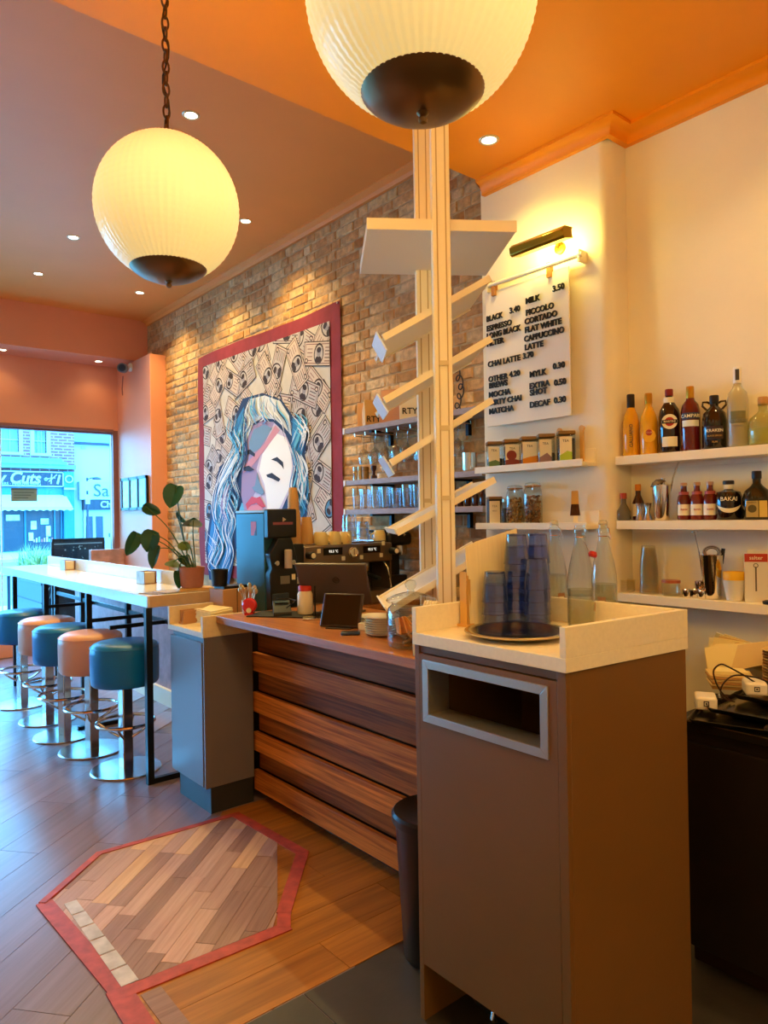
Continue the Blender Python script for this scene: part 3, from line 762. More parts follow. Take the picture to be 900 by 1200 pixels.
# brass picture light
brass = mat('polished_brass', '#a98a2c', 0.25, 0.9)
t = thing('picture_light', 'brass picture light above the menu board', 'picture light', (2.95,2.14,2.80), -PI/2)
g = G()
hp = [(-.12,-.005),(-.13,.012),(-.13,.034),(-.12,.045),(-.185,.040),(-.205,.020),(-.200,-.012),(-.185,-.020)]
g.ext([(-0.16,y,z) for y, z in hp], (0.32,0,0))
g.build('hood', brass, t, bevel=.002)
G().tube([(0,0,0.02),(0,-0.08,0.06),(0,-0.15,0.03)], 0.007, 8).build('arm', brass, t)
G().lathe([(0,0),(0.03,0.0),(0.03,0.012),(0,0.014)], (0,0.0,0.02), 16, axis=(0,-1,0)).build('wall_plate', brass, t)
l = bpy.data.lights.new('picture_lamp', 'AREA'); l.shape = 'RECTANGLE'; l.size = 0.035; l.size_y = 0.27; l.energy = 1.2; l.color = (1.0,0.90,0.22)
o = bpy.data.objects.new('picture_lamp', l); COL.objects.link(o); o.location = (2.832,2.14,2.82); o.rotation_euler = (0, R(-90), 0); o.visible_camera = False

# ================================================================ LEDGES WITH TEA JARS
def ledge(z, y0, y1, label, lip):
    t = thing('picture_ledge', label, 'ledge', (2.95,(y0+y1)/2,z))
    G().box(2.835,y0,z-0.032,2.95,y1,z-0.012).build('shelf_board', white_paint, t, W=True, bevel=0.0015)
    G().box(2.831,y0-.002,z-0.034,2.8352,y1+.002,z+lip).build('front_lip', white_paint, t, W=True, bevel=0.0015)
    G().box(2.94,y0+.001,z-0.012,2.949,y1-.001,z+0.055).build('back_rail', white_paint, t, W=True, bevel=0.0015)
ledge(1.752, 1.955, 2.635, 'white picture ledge under the menu board holding the tea jars', 0.0)
ledge(1.452, 1.940, 2.635, 'lower white picture ledge holding kilner jars and a brush', 0.0)
clearg = glass('clear_glass', '#f3f7f2', 0.07, 0.04)
lidw = mat('bamboo_lid', '#8a6a3a', 0.5)
leaf_t = [mat('tea_'+str(i), h, 0.9, noise=(80,0.4)) for i, h in enumerate(('#2d2a26','#3a1f18','#5a3a14','#3a302c','#2b2620'))]
lab_c = [mat('tea_label_'+str(i), h, 0.6) for i, h in enumerate(('#6a8a5a','#8a3a2c','#d98a24','#9a7a80','#a8c43a'))]
lab_w = mat('tea_label_white', '#efe6cc', 0.6)
names = ('green','rust','orange','mauve','lime')
for i, (y, h) in enumerate(((2.545,0.142),(2.428,0.143),(2.313,0.146),(2.205,0.149),(2.084,0.152))):
    rz = facecam(2.885, y)+0.15
    t = thing('tea_jar', 'square glass tea jar with a wooden lid and %s label on the upper ledge' % names[i], 'jar', (2.888,y,1.740), rz, 'tea jars on the ledge')
    s = 0.040
    G().box(-s,-s,0,s,s,h-0.014).build('glass_body', clearg, t, bevel=0.006)
    G().box(-s+.004,-s+.004,.004,s-.004,s-.004,(h-.02)*(.45 if i in (0,3) else .9)).build('tea', leaf_t[i], t)
    G().box(-s-.001,-s-.001,h-0.014,s+.001,s+.001,h+0.004).build('lid', lidw, t, bevel=0.003)
    lb = G().box(-s+.004,-s-.0012,.012,s-.018 if i in (0,3,4) else s-.004,-s-.0004,h-.026); lab = lb.build('label', lab_w, t)
    x1 = s-.018 if i in (0,3,4) else s-.004
    if i == 1: G().lathe([(0,0),(0.026,0)], (-0.004,-s-.0018,0.062), 24, axis=(0,-1,0)).build('roundel', lab_c[i], lab)
    G().flat([(-s+.004,-s-.0016,.012),(x1,-s-.0016,.012),(x1,-s-.0016,.052 if i in (2,4) else .036),(0.0,-s-.0016,.058 if i in (3,4) else .046),(-s+.004,-s-.0016,.036)]).build('label_colour', lab_c[i], lab)
    g = G(); text_geo(g, 'TEA', 0.017, ((-s+.004+x1)/2,-s-.002,h-.046), 0, 0.0006); g.build('label_lettering', ink, lab, smooth=False)
for y in (2.165, 2.035):
    t = thing('wooden_scoop', 'small wooden scoop handle standing behind the %s tea jar' % ('mauve' if y > 2.1 else 'lime'), 'scoop', (2.934,y-.012,1.740))
    G().box(-.006,-.010,0,.004,.010,.165).build('handle', mat('pale_wood', '#d9a858', 0.5), t); G().lathe([(0,-.004),(.015,-.004),(.015,.004),(0,.004)], (-.001,0,.168), 14, axis=(1,0,0)).build('end', mat('pale_wood', '#d9a858', 0.5), t)
# lower ledge: tin, two kilner jars, brush
t = thing('tea_tin', 'tall white tea tin at the left end of the lower ledge', 'tin', (2.89,2.552,1.440), facecam(2.89,2.55)+.2)
G().box(-.036,-.036,0,.036,.036,.138).build('body', mat('tin_body', '#2a2624', 0.4), t, bevel=0.004)
lb = G().box(-.034,-.0375,.005,.022,-.0362,.128).build('label', lab_w, t)
g = G(); text_geo(g, 'TEA', 0.016, (-.006,-.0385,.10), 0, .0006); text_geo(g, 'MINT', 0.011, (-.006,-.0385,.075), 0, .0006); g.build('label_lettering', mat('grey_ink', '#8a7c60', .6), lb, smooth=False)
G().box(-.037,-.037,.138,.037,.037,.152).build('lid', lidw, t, bevel=0.003)
t = thing('coffee_bean_jar', 'dark filled jar squeezed between the tea tin and the kilner jars', 'jar', (2.905,2.478,1.440))
G().lathe([(0,0),(.03,0),(.032,.01),(.032,.10),(.026,.115),(.026,.125),(0,.125)], n=20).build('glass_body', clearg, t); G().lathe([(0,.003),(.029,.003),(.029,.088),(0,.09)], n=18).build('beans', mat('dark_beans', '#1c1410', .6), t); G().lathe([(0,.122),(.028,.122),(.028,.138),(0,.14)], n=18).build('lid', steel, t)
def kilner(y, h, r, hexes, label):
    t = thing('kilner_jar', label, 'jar', (2.893,y,1.440), facecam(2.89,y), 'kilner jars on the lower ledge')
    G().lathe([(0,0),(r*.9,0),(r,.008),(r,h*.70),(r*.93,h*.80),(r*.80,h*.86),(r*.80,h*.90)], n=28).build('glass_body', clearg, t)
    l = G().lathe([(r*.84,h*.90),(r*.86,h*.92),(r*.8,h*.96),(r*.4,h*.985),(0,h*.99)], n=24).build('glass_lid', clearg, t)
    G().ring((0,0,h*.895), r*.85, .003, 28, 6).build('rubber_seal', mat('orange_seal', '#b5803c', .6), l)
    c = G(); c.ring((0,0,h*.86), r*.83, .0018, 24, 5); c.tube([(0,-r*.85,h*.86),(0,-r*1.12,h*.80),(0,-r*1.12,h*.92),(0,-r*.88,h*.95)], .002, 6); c.build('wire_clip', chrome, t)
    f = G(); q = random.Random(int(y*1000))
    for i in range(150):
        a = q.uniform(0,2*PI); rr = (r-.011)*math.sqrt(q.random()); z = .010+q.random()*h*.62
        f.obox((rr*math.cos(a),rr*math.sin(a),z), (.014*q.uniform(.6,1.2),.011,.006), q.uniform(0,6), q.uniform(0,6), q.uniform(0,6), q.randrange(len(hexes)))
    f.build('contents', [mat('dried_'+h[1:], h, .8) for h in hexes], t, kind='stuff')
kilner(2.412, .212, .046, ('#b98a4a','#8a5a2a','#d0a860'), 'left kilner jar of pale dried fruit beside the dark filled jar')
kilner(2.295, .222, .047, ('#8a5a34','#5a3418','#a87848'), 'right kilner jar of brown dried bark pieces, the taller of the two')
t = thing('counter_brush', 'short bristle brush standing on the lower ledge', 'brush', (2.905,2.05,1.440), facecam(2.9,2.05))
G().ext([(-.024,-.008,.045),(.024,-.008,.045),(.018,-.008,.10),(-.018,-.008,.10)], (0,.016,0)).build('bristles', mat('dark_bristle', '#4a2a14', .9, noise=(120,.4), stretch=(6,6,.5)), t)
G().ext([(-.018,-.009,.10),(.018,-.009,.10),(.016,-.009,.165),(-.016,-.009,.165)], (0,.018,0)).build('handle', mat('pale_wood', '#d9a858', 0.5), t, bevel=.003)
G().box(-.05,-.015,0,.03,.02,.012).box(-.01,-.006,.012,.012,.012,.046).build('rest', white_paint, t)

# ================================================================ BAR SHELVES
for z, lab in ((1.758,'upper cream bar shelf with the liqueur bottles'),(1.458,'middle cream bar shelf with mixers and dark rums'),(1.122,'lower cream bar shelf with cups and shaker')):
    t = thing('bar_shelf', lab, 'shelf', (3.0,0.3,z-0.04))
    G().box(2.95,-1.6,z-0.040,3.1,1.855,z).build('shelf_board', white_paint, t, W=True, bevel=0.002)
    G().box(3.085,-1.6,z-0.058,3.1,1.85,z-0.040).build('wall_batten', white_paint, t, W=True)
gold = mat('gold_foil', '#c9962c', .3, .8)
blackcap = mat('black_cap', '#14100e', .4)
redcap = mat('red_cap', '#7a1c18', .4)
whitecap = mat('white_cap', '#e8e2d2', .4)
paper = mat('label_paper', '#ece2c8', .6)
def bottle(name, y, z, label, prof, body, cap, capspan, labels=(), texts=(), extra=None, group='liqueur bottles on the upper bar shelf', x=3.02, liquid=None, turn=0.0, cat='bottle'):
    """prof: (r,z) outline; labels: (z0,z1,half_angle,material); texts: (text,size,z,material)"""
    t = thing(name, label, cat, (x,y,z), facecam(x,y)+turn, group)
    G().lathe([(0,0.002)]+prof, n=32).build('glass_body', body, t)
    if liquid:
        zl, lm = liquid; lp = [(0,0.006)]
        for (r, zz), (r2, z2) in zip(prof, prof[1:]):
            if zz < zl: lp.append((max(r-.003,.002), max(zz,.006)))
            if zz < zl <= z2: rr = r+(r2-r)*(zl-zz)/(z2-zz); lp.append((max(rr-.003,.002), zl))
        lp.append((0,zl)); G().lathe(lp, n=28).build('liquid', lm, t)
    c0, c1, cr = capspan
    G().lathe([(0,c0),(cr,c0),(cr*1.02,c0+.004),(cr*1.02,c1-.004),(cr*.94,c1),(0,c1)], n=20).build('cap', cap, t)
    lo = None
    for z0, z1, ha, lm in labels:
        rr = max(rad(prof, z0), rad(prof, z1))
        lo = G().arcwrap(rr, z0, z1, ha, 12, 0, .0008).build('label', lm, t)
    for txt, sz, zc, tm in texts:
        rr = max(rad(prof, zc-sz*.4), rad(prof, zc+sz*.4))+.0005
        g = G(); text_geo(g, txt, sz, (0,0,zc), 0, .0004, .0003, bend=rr+.0006); g.build('label_lettering', tm, t, smooth=False)
    if extra: extra(t)
    return t
cr_ink = mat('cream_ink', '#efe4c4', .5); red_ink = mat('red_ink', '#a8261c', .5); dk_ink = mat('dark_ink', '#2a1c12', .5); gold_ink = mat('gold_ink', '#c09a48', .4, .5)
amber = mat('amber_liqueur', '#d99a1c', .12, coat=.5); amber2 = mat('golden_rum', '#e0a01e', .12, coat=.5)
darkbrown = mat('dark_vermouth', '#1f0c08', .1, coat=.5); crimson = mat('crimson_bitter', '#5e1412', .1, coat=.5)
inky = mat('inky_spiced_rum', '#150d0a', .12, coat=.5); greeny = mat('pale_tequila', '#cfc878', .1)
Z1 = 1.758
def rad(prof, z):
    for (r, a), (r2, b) in zip(prof, prof[1:]):
        if a <= z <= b: return r+(r2-r)*(z-a)/max(b-a, 1e-6)
    return prof[-1][0] if z > prof[-1][1] else prof[0][0]
def vert_text(txt, size, m, zc, rr):
    def f(t):
        g = G(); text_geo(g, txt, size, (0,0,0), 0, .0005, .0003)
        g.v = [(-v[2]*1.0+0.0, -rr-.001, zc+v[0]) for v in g.v]; g.build('label_lettering', m, t, smooth=False)
    return f
bottle('liqueur_bottle', 1.812, Z1, 'slim yellow liqueur bottle with black neck at the left end of the upper bar shelf',
       [(.036,.002),(.039,.008),(.037,.16),(.030,.195),(.018,.225),(.0155,.235),(.0155,.265)], amber, blackcap, (.228,.292,.0175), extra=vert_text('GALLIANO', .022, dk_ink, .095, .038))
def badge_dark(r, zc, rr, m, name='roundel'):
    def f(t):
        G().lathe([(0,0),(r,0)], (0,-rr-.0016,zc), 28, axis=(0,-1,0)).build(name, m, t)
    return f
def havana(t):
    G().lathe([(0,0),(.030,0)], (0,-.0408,.085), 9, axis=(0,-1,0)).build('sun_label', mat('yellow_label', '#f0b82a', .5), t)
    G().lathe([(0,0),(.014,0)], (0,-.0418,.100), 20, axis=(0,-1,0)).build('roundel', red_ink, t)
    g = G(); text_geo(g, 'CLUB', .010, (0,-.0425,.100), 0, .0004); g.build('label_lettering', cr_ink, t, smooth=False)
bottle('rum_bottle', 1.722, Z1, 'golden rum bottle with yellow label and gold cap, second on the upper bar shelf',
       [(.037,.002),(.039,.008),(.039,.15),(.034,.18),(.019,.215),(.015,.225),(.015,.255)], amber2, gold, (.236,.284,.0165), extra=havana)
def martini(t):
    G().lathe([(0,0),(.033,0)], (0,-.0478,.138), 30, axis=(0,-1,0)).build('roundel', cr_ink, t, label='white roundel')
    G().lathe([(0,0),(.020,0)], (0,-.0486,.138), 26, axis=(0,-1,0)).build('red_disc', red_ink, t)
    G().box(-.032,-.0496,.130,.032,-.0490,.146).build('band', blackcap, t)
    g = G(); text_geo(g, 'MARTINI', .0125, (0,-.0502,.138), 0, .0004, .0002, smax=.058); g.build('label_lettering', cr_ink, t, smooth=False)
bottle('vermouth_bottle', 1.622, Z1, 'dark vermouth bottle with white roundel and red cap on the upper bar shelf',
       [(.043,.002),(.046,.008),(.046,.165),(.041,.195),(.022,.228),(.015,.242),(.015,.262)], darkbrown, redcap, (.258,.288,.017),
       labels=((.028,.072,.75,paper),(.226,.250,1.2,cr_ink)), extra=martini)
def neckfoil(z0, z1, r, m):
    def f(t): G().lathe([(r,z0),(r*1.03,z0+.003),(r*1.03,z1)], n=18).build('neck_foil', m, t)
    return f
bottle('bitter_bottle', 1.525, Z1, 'red bitter bottle with gold neck and blue white label on the upper bar shelf',
       [(.038,.002),(.040,.008),(.040,.175),(.034,.205),(.019,.225),(.0155,.24),(.0155,.262)], crimson, gold, (.252,.286,.0165),
       labels=((.108,.135,.95,mat('pale_blue_label', '#dfe3dc', .5)),(.140,.168,1.0,mat('navy_label', '#26304e', .5))), texts=(('CAMPARI',.021,.153,cr_ink),), extra=neckfoil(.222,.262,.0165,gold))
def kraken(t):
    for s in (-1,1):
        G().tube([(s*.030,0,.172),(s*.046,0,.190),(s*.044,0,.206),(s*.026,0,.205),(s*.016,0,.198)], .0048, 8).build('jug_handle', glass('brown_glass', '#8a7a5a', .05), t)
bottle('spiced_rum_bottle', 1.42, Z1, 'squat black spiced rum bottle with two small ear handles on the upper bar shelf',
       [(.045,.002),(.049,.008),(.050,.12),(.044,.155),(.024,.178),(.017,.186),(.017,.20)], inky, blackcap, (.196,.232,.0185),
       labels=((.042,.098,.7,mat('brown_black_label', '#33211a', .6)),), texts=(('KRAKEN',.018,.078,cr_ink),('BLACK SPICED',.009,.056,gold_ink),('RUM',.010,.030,gold_ink)), extra=kraken)
frost = glass('frosted_glass', '#e6e2c8', .06, .25, body=.22)
bottle('vodka_bottle', 1.322, Z1, 'tall frosted clear vodka bottle with slim white cap, tallest on the upper bar shelf',
       [(.038,.002),(.0405,.008),(.0405,.20),(.036,.228),(.022,.246),(.015,.262),(.0145,.30)], frost, whitecap, (.268,.336,.0155),
       labels=(), texts=(('BELVEDERE',.017,.110,mat('grey_blue_ink', '#7a7a68', .5)),('VODKA',.010,.088,mat('grey_blue_ink', '#7a7a68', .5))),
       extra=lambda t: (G().arcwrap(.0405,.100,.150,.75,12).build('label', glass('window_etch', '#8f8a60', .05, .2, .6), t), G().arcwrap(.0155,.280,.326,.5,6).build('cap_mark', mat('dark_tree_print', '#3a3a34', .5), t)))
bottle('tequila_bottle', 1.222, Z1, 'broad round bottle with cork stopper at the right end of the upper bar shelf',
       [(.052,.002),(.057,.010),(.057,.085),(.050,.112),(.024,.134),(.017,.142),(.017,.162),(.020,.165),(.020,.17)], glass('greenish_glass', '#dfe0a8', .05, .03, .12), mat('cork', '#b98a50', .8), (.165,.198,.019), liquid=(.070,greeny),
       texts=())
Z2 = 1.458
tinto = mat('cola_brown', '#3a1410', .12, coat=.4)
bottle('bitters_bottle', 1.846, Z2, 'small round dark bottle with red stopper at the left end of the middle shelf',
       [(.028,.002),(.032,.010),(.031,.045),(.018,.070),(.012,.082),(.012,.105)], glass('smoky_glass', '#8a8068', .05, .05, .5), mat('orange_cap', '#b5462a', .5), (.103,.130,.0145), group='small bottles on the middle bar shelf', x=3.0)
bottle('hot_sauce_bottle', 1.80, Z2, 'small dark bottle with orange cap and pale label on the middle shelf',
       [(.024,.002),(.026,.006),(.026,.085),(.016,.110),(.012,.12),(.012,.145)], tinto, mat('bright_orange_cap', '#e08a24', .5), (.140,.170,.0135), labels=((.02,.078,1.2,paper),), group='small bottles on the middle bar shelf', x=3.05)
for i, y in enumerate((1.755, 1.715)):
    t = thing('jigger', ('steel jigger left of the shaker tin, first of two','steel jigger touching the shaker tin')[i], 'jigger', (2.985,y,Z2), 0, 'steel jiggers')
    G().lathe([(0,.002),(.020,.002),(.0215,.002),(.009,.040),(.0185,.080),(.0175,.080),(.007,.042),(.007,.040)], n=24).build('cups', steel, t)
t = thing('shaker_tin', 'steel shaker tin holding a strainer on the middle bar shelf', 'shaker', (3.0,1.655,Z2), facecam(3.0,1.65))
G().lathe([(0,.002),(.030,.002),(.032,.006),(.041,.158),(.043,.160),(.040,.158),(.031,.008),(0,.008)], n=32).build('body', chrome, t)
m = G().lathe([(0,0),(.020,.006),(.034,.020),(.036,.024)], (-.022,-.005,.185), 20, axis=(.35,0,-.9)).build('mesh_strainer', mat('strainer_mesh', '#7d6a50', .5, .6, noise=(200,.3)), t)
G().tube([(.03,0,.10),(.05,0,.19),(.075,0,.262)], .004, 8).build('spoon_handle', steel, t); G().ball((.077,0,.268), .008, 10).build('spoon_knob', blackcap, t)
G().tube([(.0,.01,.10),(.008,.01,.19)], .009, 10).build('muddler', steel, t)
for i, y in enumerate((1.556, 1.497, 1.440)):
    bottle('mixer_bottle', y, Z2, 'small dark red mixer bottle with pale label, %s of three on the middle shelf' % ('left','middle','right')[i],
           [(.027,.002),(.029,.006),(.029,.082),(.025,.105),(.0145,.122),(.0125,.135),(.0125,.152)], crimson if i != 1 else mat('ruby_mixer', '#6e2018', .12, coat=.4), mat('rose_foil', '#c49a78', .4, .4), (.150,.165,.0145),
           labels=((.022,.070,1.1,paper),(.112,.125,1.3,mat('pink_label', '#b5544a', .5))), texts=(('tonic',.014,.048,red_ink),), group='mixer bottles on the middle shelf', x=3.01)
def kai(t):
    vs = []; n = 14; R_ = .0528
    for i in range(n+1):
        a = -1.0+2.0*i/n; zc = .040+.022*a*a; th = .016*(1-(a*a))**.6+.002
        for zz in (zc-th/2, zc+th/2): vs.append((R_*math.sin(a), -R_*math.cos(a), zz))
    G().add(vs, [(2*i,2*i+2,2*i+3,2*i+1) for i in range(n)]).build('crescent_label', cr_ink, t)
bottle('black_rum_bottle', 1.366, Z2, 'squat glossy black bottle with a white crescent on the middle shelf',
       [(.048,.002),(.052,.008),(.052,.098),(.046,.118),(.020,.126),(.0165,.130),(.0165,.145)], inky, blackcap, (.150,.166,.022), texts=(('BAKAI',.024,.088,cr_ink),), extra=lambda t: (kai(t), G().lathe([(.017,.13),(.0185,.132),(.0185,.146),(.017,.148)], n=18).build('neck_band', cr_ink, t)), group='dark rums on the middle shelf')
def diplo(t):
    G().box(-.040,-.0545,.012,.004,-.0535,.078).build('portrait_label', mat('khaki_label', '#b5a064', .6), t)
    G().lathe([(0,0),(.016,0)], (-.018,-.055,.046), 20, axis=(0,-1,0)).build('portrait_disc', mat('olive_print', '#5a5230', .6), t)
    G().box(.007,-.0545,.012,.036,-.0535,.078).build('side_label', mat('yellow_paper', '#d6b85a', .6), t)
    g = G(); text_geo(g, 'RESERVA', .008, (-.018,-.0552,.071), 0, .0003); g.build('label_lettering', dk_ink, t, smooth=False)
bottle('dark_rum_bottle', 1.252, Z2, 'dark olive rum bottle with khaki portrait label at the right of the middle shelf',
       [(.050,.002),(.054,.008),(.054,.088),(.046,.118),(.022,.140),(.0155,.150),(.0155,.176)], mat('olive_bottle', '#1d1a0e', .15, coat=.4), blackcap, (.168,.200,.018), extra=diplo, group='dark rums on the middle shelf')
# lower shelf
Z3 = 1.122
plast = glass('clear_plastic', '#efe9d2', .03, .1, .10)
t = thing('plastic_cup_stack', 'short stack of clear plastic lids at the left of the lower bar shelf', 'cups', (3.02,1.845,Z3))
for i in range(6): G().lathe([(.030,.001),(.036,.012),(.0365,.013)], (0,0,.009*i), 24).build('lid', plast, t)
t = thing('plastic_cup_stack', 'tall stack of upturned clear plastic cups on the lower bar shelf', 'cups', (3.02,1.735,Z3))
for i in range(12): G().lathe([(.042,.0),(.041,.003),(.030,.105),(0,.105)], (0,0,.0105*i), 24).build('cup', plast, t)
t = thing('small_glass_jar', 'low glass jar with red rimmed lid on the lower bar shelf', 'jar', (3.0,1.618,Z3))
G().lathe([(0,.002),(.036,.002),(.038,.008),(.038,.058)], n=26).build('glass_body', clearg, t); G().lathe([(0,.058),(.040,.058),(.040,.070),(0,.072)], n=26).build('lid', mat('copper_red_lid', '#b5603a', .4, .3), t)
for i, (x, y) in enumerate(((2.98,1.535),(3.0,1.505),(2.985,1.470),(3.005,1.492))):
    t = thing('pour_spout', 'small chrome pour spout left of the tall shaker, %s of the cluster' % ('leftmost','middle one','rightmost','topmost')[i], 'pour spout', (x,y,Z3+(.038 if i == 3 else 0)), i*0.7, 'pour spouts on the lower shelf')
    G().lathe([(0,0),(.016,0),(.018,.004),(.018,.034),(.014,.038),(0,.038)], n=16).build('collar', chrome, t); G().box(-.006,-.019,.008,.006,-.014,.030).build('slot', blackcap, t)
t = thing('cocktail_shaker', 'tall steel shaker glass with strainer and bar spoon on the lower shelf', 'shaker', (3.01,1.437,Z3), facecam(3.0,1.44))
G().lathe([(0,.002),(.034,.002),(.036,.006),(.044,.185),(.045,.187),(.042,.185),(.034,.008),(0,.008)], n=36).build('body', chrome, t)
sr = G().ring((.0,-.012,.198), .033, .0045, 26, 6, axis=(0,-.75,.6)); sr.ring((0,-.012,.198), .024, .0035, 22, 6, axis=(0,-.75,.6)); sr.build('hawthorne_strainer', steel, t)
G().tube([(-.03,0,.03),(-.05,0,.20),(-.066,0,.285)], .0028, 6).build('bar_spoon', steel, t); G().lathe([(0,0),(.014,0),(.014,.003),(0,.003)], (-.066,0,.285), 14).build('spoon_disc', steel, t)
G().tube([(.036,0,.15),(.045,.0,.215)], .008, 8).build('tong_handle', blackcap, t)
t = thing('paper_cup', 'white paper cup with a yellow cup inside it on the lower shelf', 'cup', (3.01,1.345,Z3))
G().lathe([(0,.002),(.030,.002),(.044,.085),(.045,.087)], n=28).build('outer_cup', whitecap, t); G().lathe([(.041,.080),(.044,.118),(.043,.120),(.039,.10),(0,.085)], n=28).build('inner_cup', mat('yellow_cup', '#efb81e', .5), t)
t = thing('thermometer_box', 'white and red boxed thermometer leaning at the right of the lower shelf', 'box', (3.02,1.262,Z3), facecam(3.0,1.26)+.1)
M_ = G().box(-.042,-.012,0,.042,.012,.20); M_.build('carton', whitecap, t, bevel=.001)
G().box(-.042,-.0128,.165,.042,-.0122,.198).build('red_panel', mat('carton_red', '#c2402c', .5), t)
g = G(); text_geo(g, 'salter', .022, (0,-.0135,.181), 0, .0004, .0003); g.build('carton_lettering', cr_ink, t, smooth=False)
G().box(-.004,-.0128,.045,.002,-.0122,.145).build('printed_probe', mat('grey_print', '#6a5c48', .5), t); G().ring((-.001,-.0125,.15), .008, .0015, 16, 5, axis=(0,1,0)).build('printed_dial', mat('grey_print', '#6a5c48', .5), t)
G().box(-.030,-.010,.20,.034,.010,.214).build('hang_tab', whitecap, t)
t = thing('black_dish', 'small black dish at the right edge of the lower shelf', 'dish', (2.985,1.19,Z3))
G().lathe([(0,0),(.03,0),(.032,.004),(.032,.012),(.02,.016),(0,.016)], n=20).build('body', blackcap, t)

# ================================================================ DARK CUPBOARD AT THE RIGHT
dk = mat('black_cupboard', '#1d1512', .4)
t = thing('dark_cupboard', 'low black cupboard under the bar shelves', 'cupboard', (2.65,0,0))
G().box(2.255,-2.0,.08,3.08,1.20,.785).build('carcass', dk, t, W=True)
for i in range(5): G().box(2.235,.585-.605*i,.085,2.255,1.185-.605*i,.745).build('door', dk, t, W=True, bevel=.002)
G().box(2.30,-2.0,.0,3.05,1.18,.08).build('plinth', mat('brown_plinth', '#2e1a14', .5), t, W=True)
G().box(2.235,-2.0,.785,3.09,1.21,.815).build('top', mat('black_gloss_top', '#1a1613', .15), t, W=True, bevel=.002)
G().box(2.2335,-2.0,.812,2.2345,1.21,.8155).build('edge_strip', steel, t, W=True)
ZC = .815
tray_m = mat('black_tray', '#12100e', .2, coat=.3)
def tray(loc, rz, a, b, label):
    t = thing('black_tray', label, 'tray', loc, rz, 'black trays on the cupboard')
    g = G(); pts = []; n = 6; r = .03
    for cx, cy, s in ((a-r,b-r,0),(-a+r,b-r,1),(-a+r,-b+r,2),(a-r,-b+r,3)):
        for i in range(n+1):
            an = PI/2*s+PI/2*i/n; pts.append((cx+r*math.cos(an), cy+r*math.sin(an)))
    m = len(pts); k = lambda f, z: [(p[0]*f,p[1]*f,z) for p in pts]
    vs = k(.93,0)+k(1,.016)+k(.985,.017)+k(.92,.004)
    fs = [tuple(range(m-1,-1,-1))]+[(q*m+i,q*m+(i+1) % m,(q+1)*m+(i+1) % m,(q+1)*m+i) for q in range(3) for i in range(m)]+[tuple(range(3*m,4*m))]
    g.add(vs, fs); g.build('body', tray_m, t)
tray((2.42,1.06,ZC), 0.25, .20, .135, 'black plastic tray lowest under the card readers')
tray((2.50,1.03,ZC+.018), 0.05, .19, .12, 'second black tray stacked crosswise on the first')
tray((2.60,1.03,ZC+.036), -0.05, .13, .09, 'small black tray on top of the other two')
reader_m = mat('white_reader', '#efe6d4', .3)
def reader(loc, rz, label):
    t = thing('card_reader', label, 'card reader', loc, rz, 'white card readers')
    G().box(-.034,-.045,0,.034,.045,.042).build('body', reader_m, t, bevel=.008)
    m = G(); s = .0085
    for x0,z0,x1,z1 in ((-s,-s,s,-s+.0028),(-s,s-.0028,s,s),(-s,-s,-s+.0028,s),(s-.0028,-s,s,s),(-.0028,-.0028,.0028,.0028)):
        m.box(x0,-.0458,.021+z0,x1,-.0446,.021+z1)
    m.build('square_mark', ink, t, smooth=False)
    G().box(-.034,-.0457,.0,.034,.0457,.006).build('base_line', mat('pale_grey', '#bdb4a2', .4), t, bevel=.004)
reader((2.375,1.165,ZC+.017), -1.05, 'white card reader half hidden behind the waste cabinet')
reader((2.545,1.075,ZC+.053), -1.0, 'white card reader on top of the black trays')
cab = G(); cp_ = []
for a, b in ((.02,-.060),(-.02,-.030),(-.05,.012),(-.06,.047),(-.035,.068),(0,.059),(.06,.030),(.12,-.005),(.15,-.003),(.10,.016),(.02,.026),(-.022,.008),(-.036,-.022),(-.016,-.048),(.03,-.062)):
    k = len(cp_); cp_.append((2.455+.77*a+.012*math.sin(k*.8), 1.125-.64*a+.012*math.cos(k*.8), .905+b))
def spline3(P, k=6):
    out = []
    for i in range(len(P)-1):
        p0, p1, p2, p3 = P[max(i-1,0)], P[i], P[i+1], P[min(i+2,len(P)-1)]
        for q in range(k):
            u = q/k; out.append(tuple(.5*(2*p1[d]+(p2[d]-p0[d])*u+(2*p0[d]-5*p1[d]+4*p2[d]-p3[d])*u*u+(3*p1[d]-p0[d]-3*p2[d]+p3[d])*u**3) for d in range(3)))
    return out+[P[-1]]
cab.tube(spline3(cp_), .0028, 6); tag(cab.build('charging_cable', mat('brown_cable', '#2a140e', .5)), 'thin dark cable looping over the card readers', 'cable')
kraft2 = mat('kraft_bowl', '#b5854a', .7); kraft_rim = mat('kraft_rim', '#d9b878', .7)
t = thing('takeaway_boxes', 'low stack of brown takeaway box lids behind the card readers', 'boxes', (2.78,1.265,ZC), -1.0)
for i in range(5): G().ext([(-.075,-.06,0),(.075,-.06,0),(.08,.06,0),(-.08,.06,0)], (0,0,.007)).build('box_lid', kraft2 if i % 2 else kraft_rim, t, bevel=.002).location = (rnd.uniform(-.004,.004), rnd.uniform(-.004,.004), .012+.0085*i)
G().box(-.07,-.055,0,.07,.055,.012).build('box_base', kraft2, t); G().ext([(-.06,-.045,.055),(.06,-.045,.055),(.05,.03,.055),(-.04,.04,.055)], (0,0,.012)).build('paper_sheet', mat('cream_tissue', '#efdc9c', .8), t)
t = thing('kraft_bowl_stack', 'tall stack of round kraft bowls cut by the right edge', 'bowls', (2.86,1.10,ZC))
for i in range(13): G().lathe([(0,.0),(.048,.0),(.070,.022),(.073,.0225),(.071,.024),(.047,.003),(0,.003)], (0,0,.011*i), 30).build('bowl', kraft2 if i % 3 else kraft_rim, t)
t = thing('paper_bag_bundle', 'fanned bundle of cream paper bags behind the bowls', 'paper bags', (2.955,1.285,ZC), -1.2)
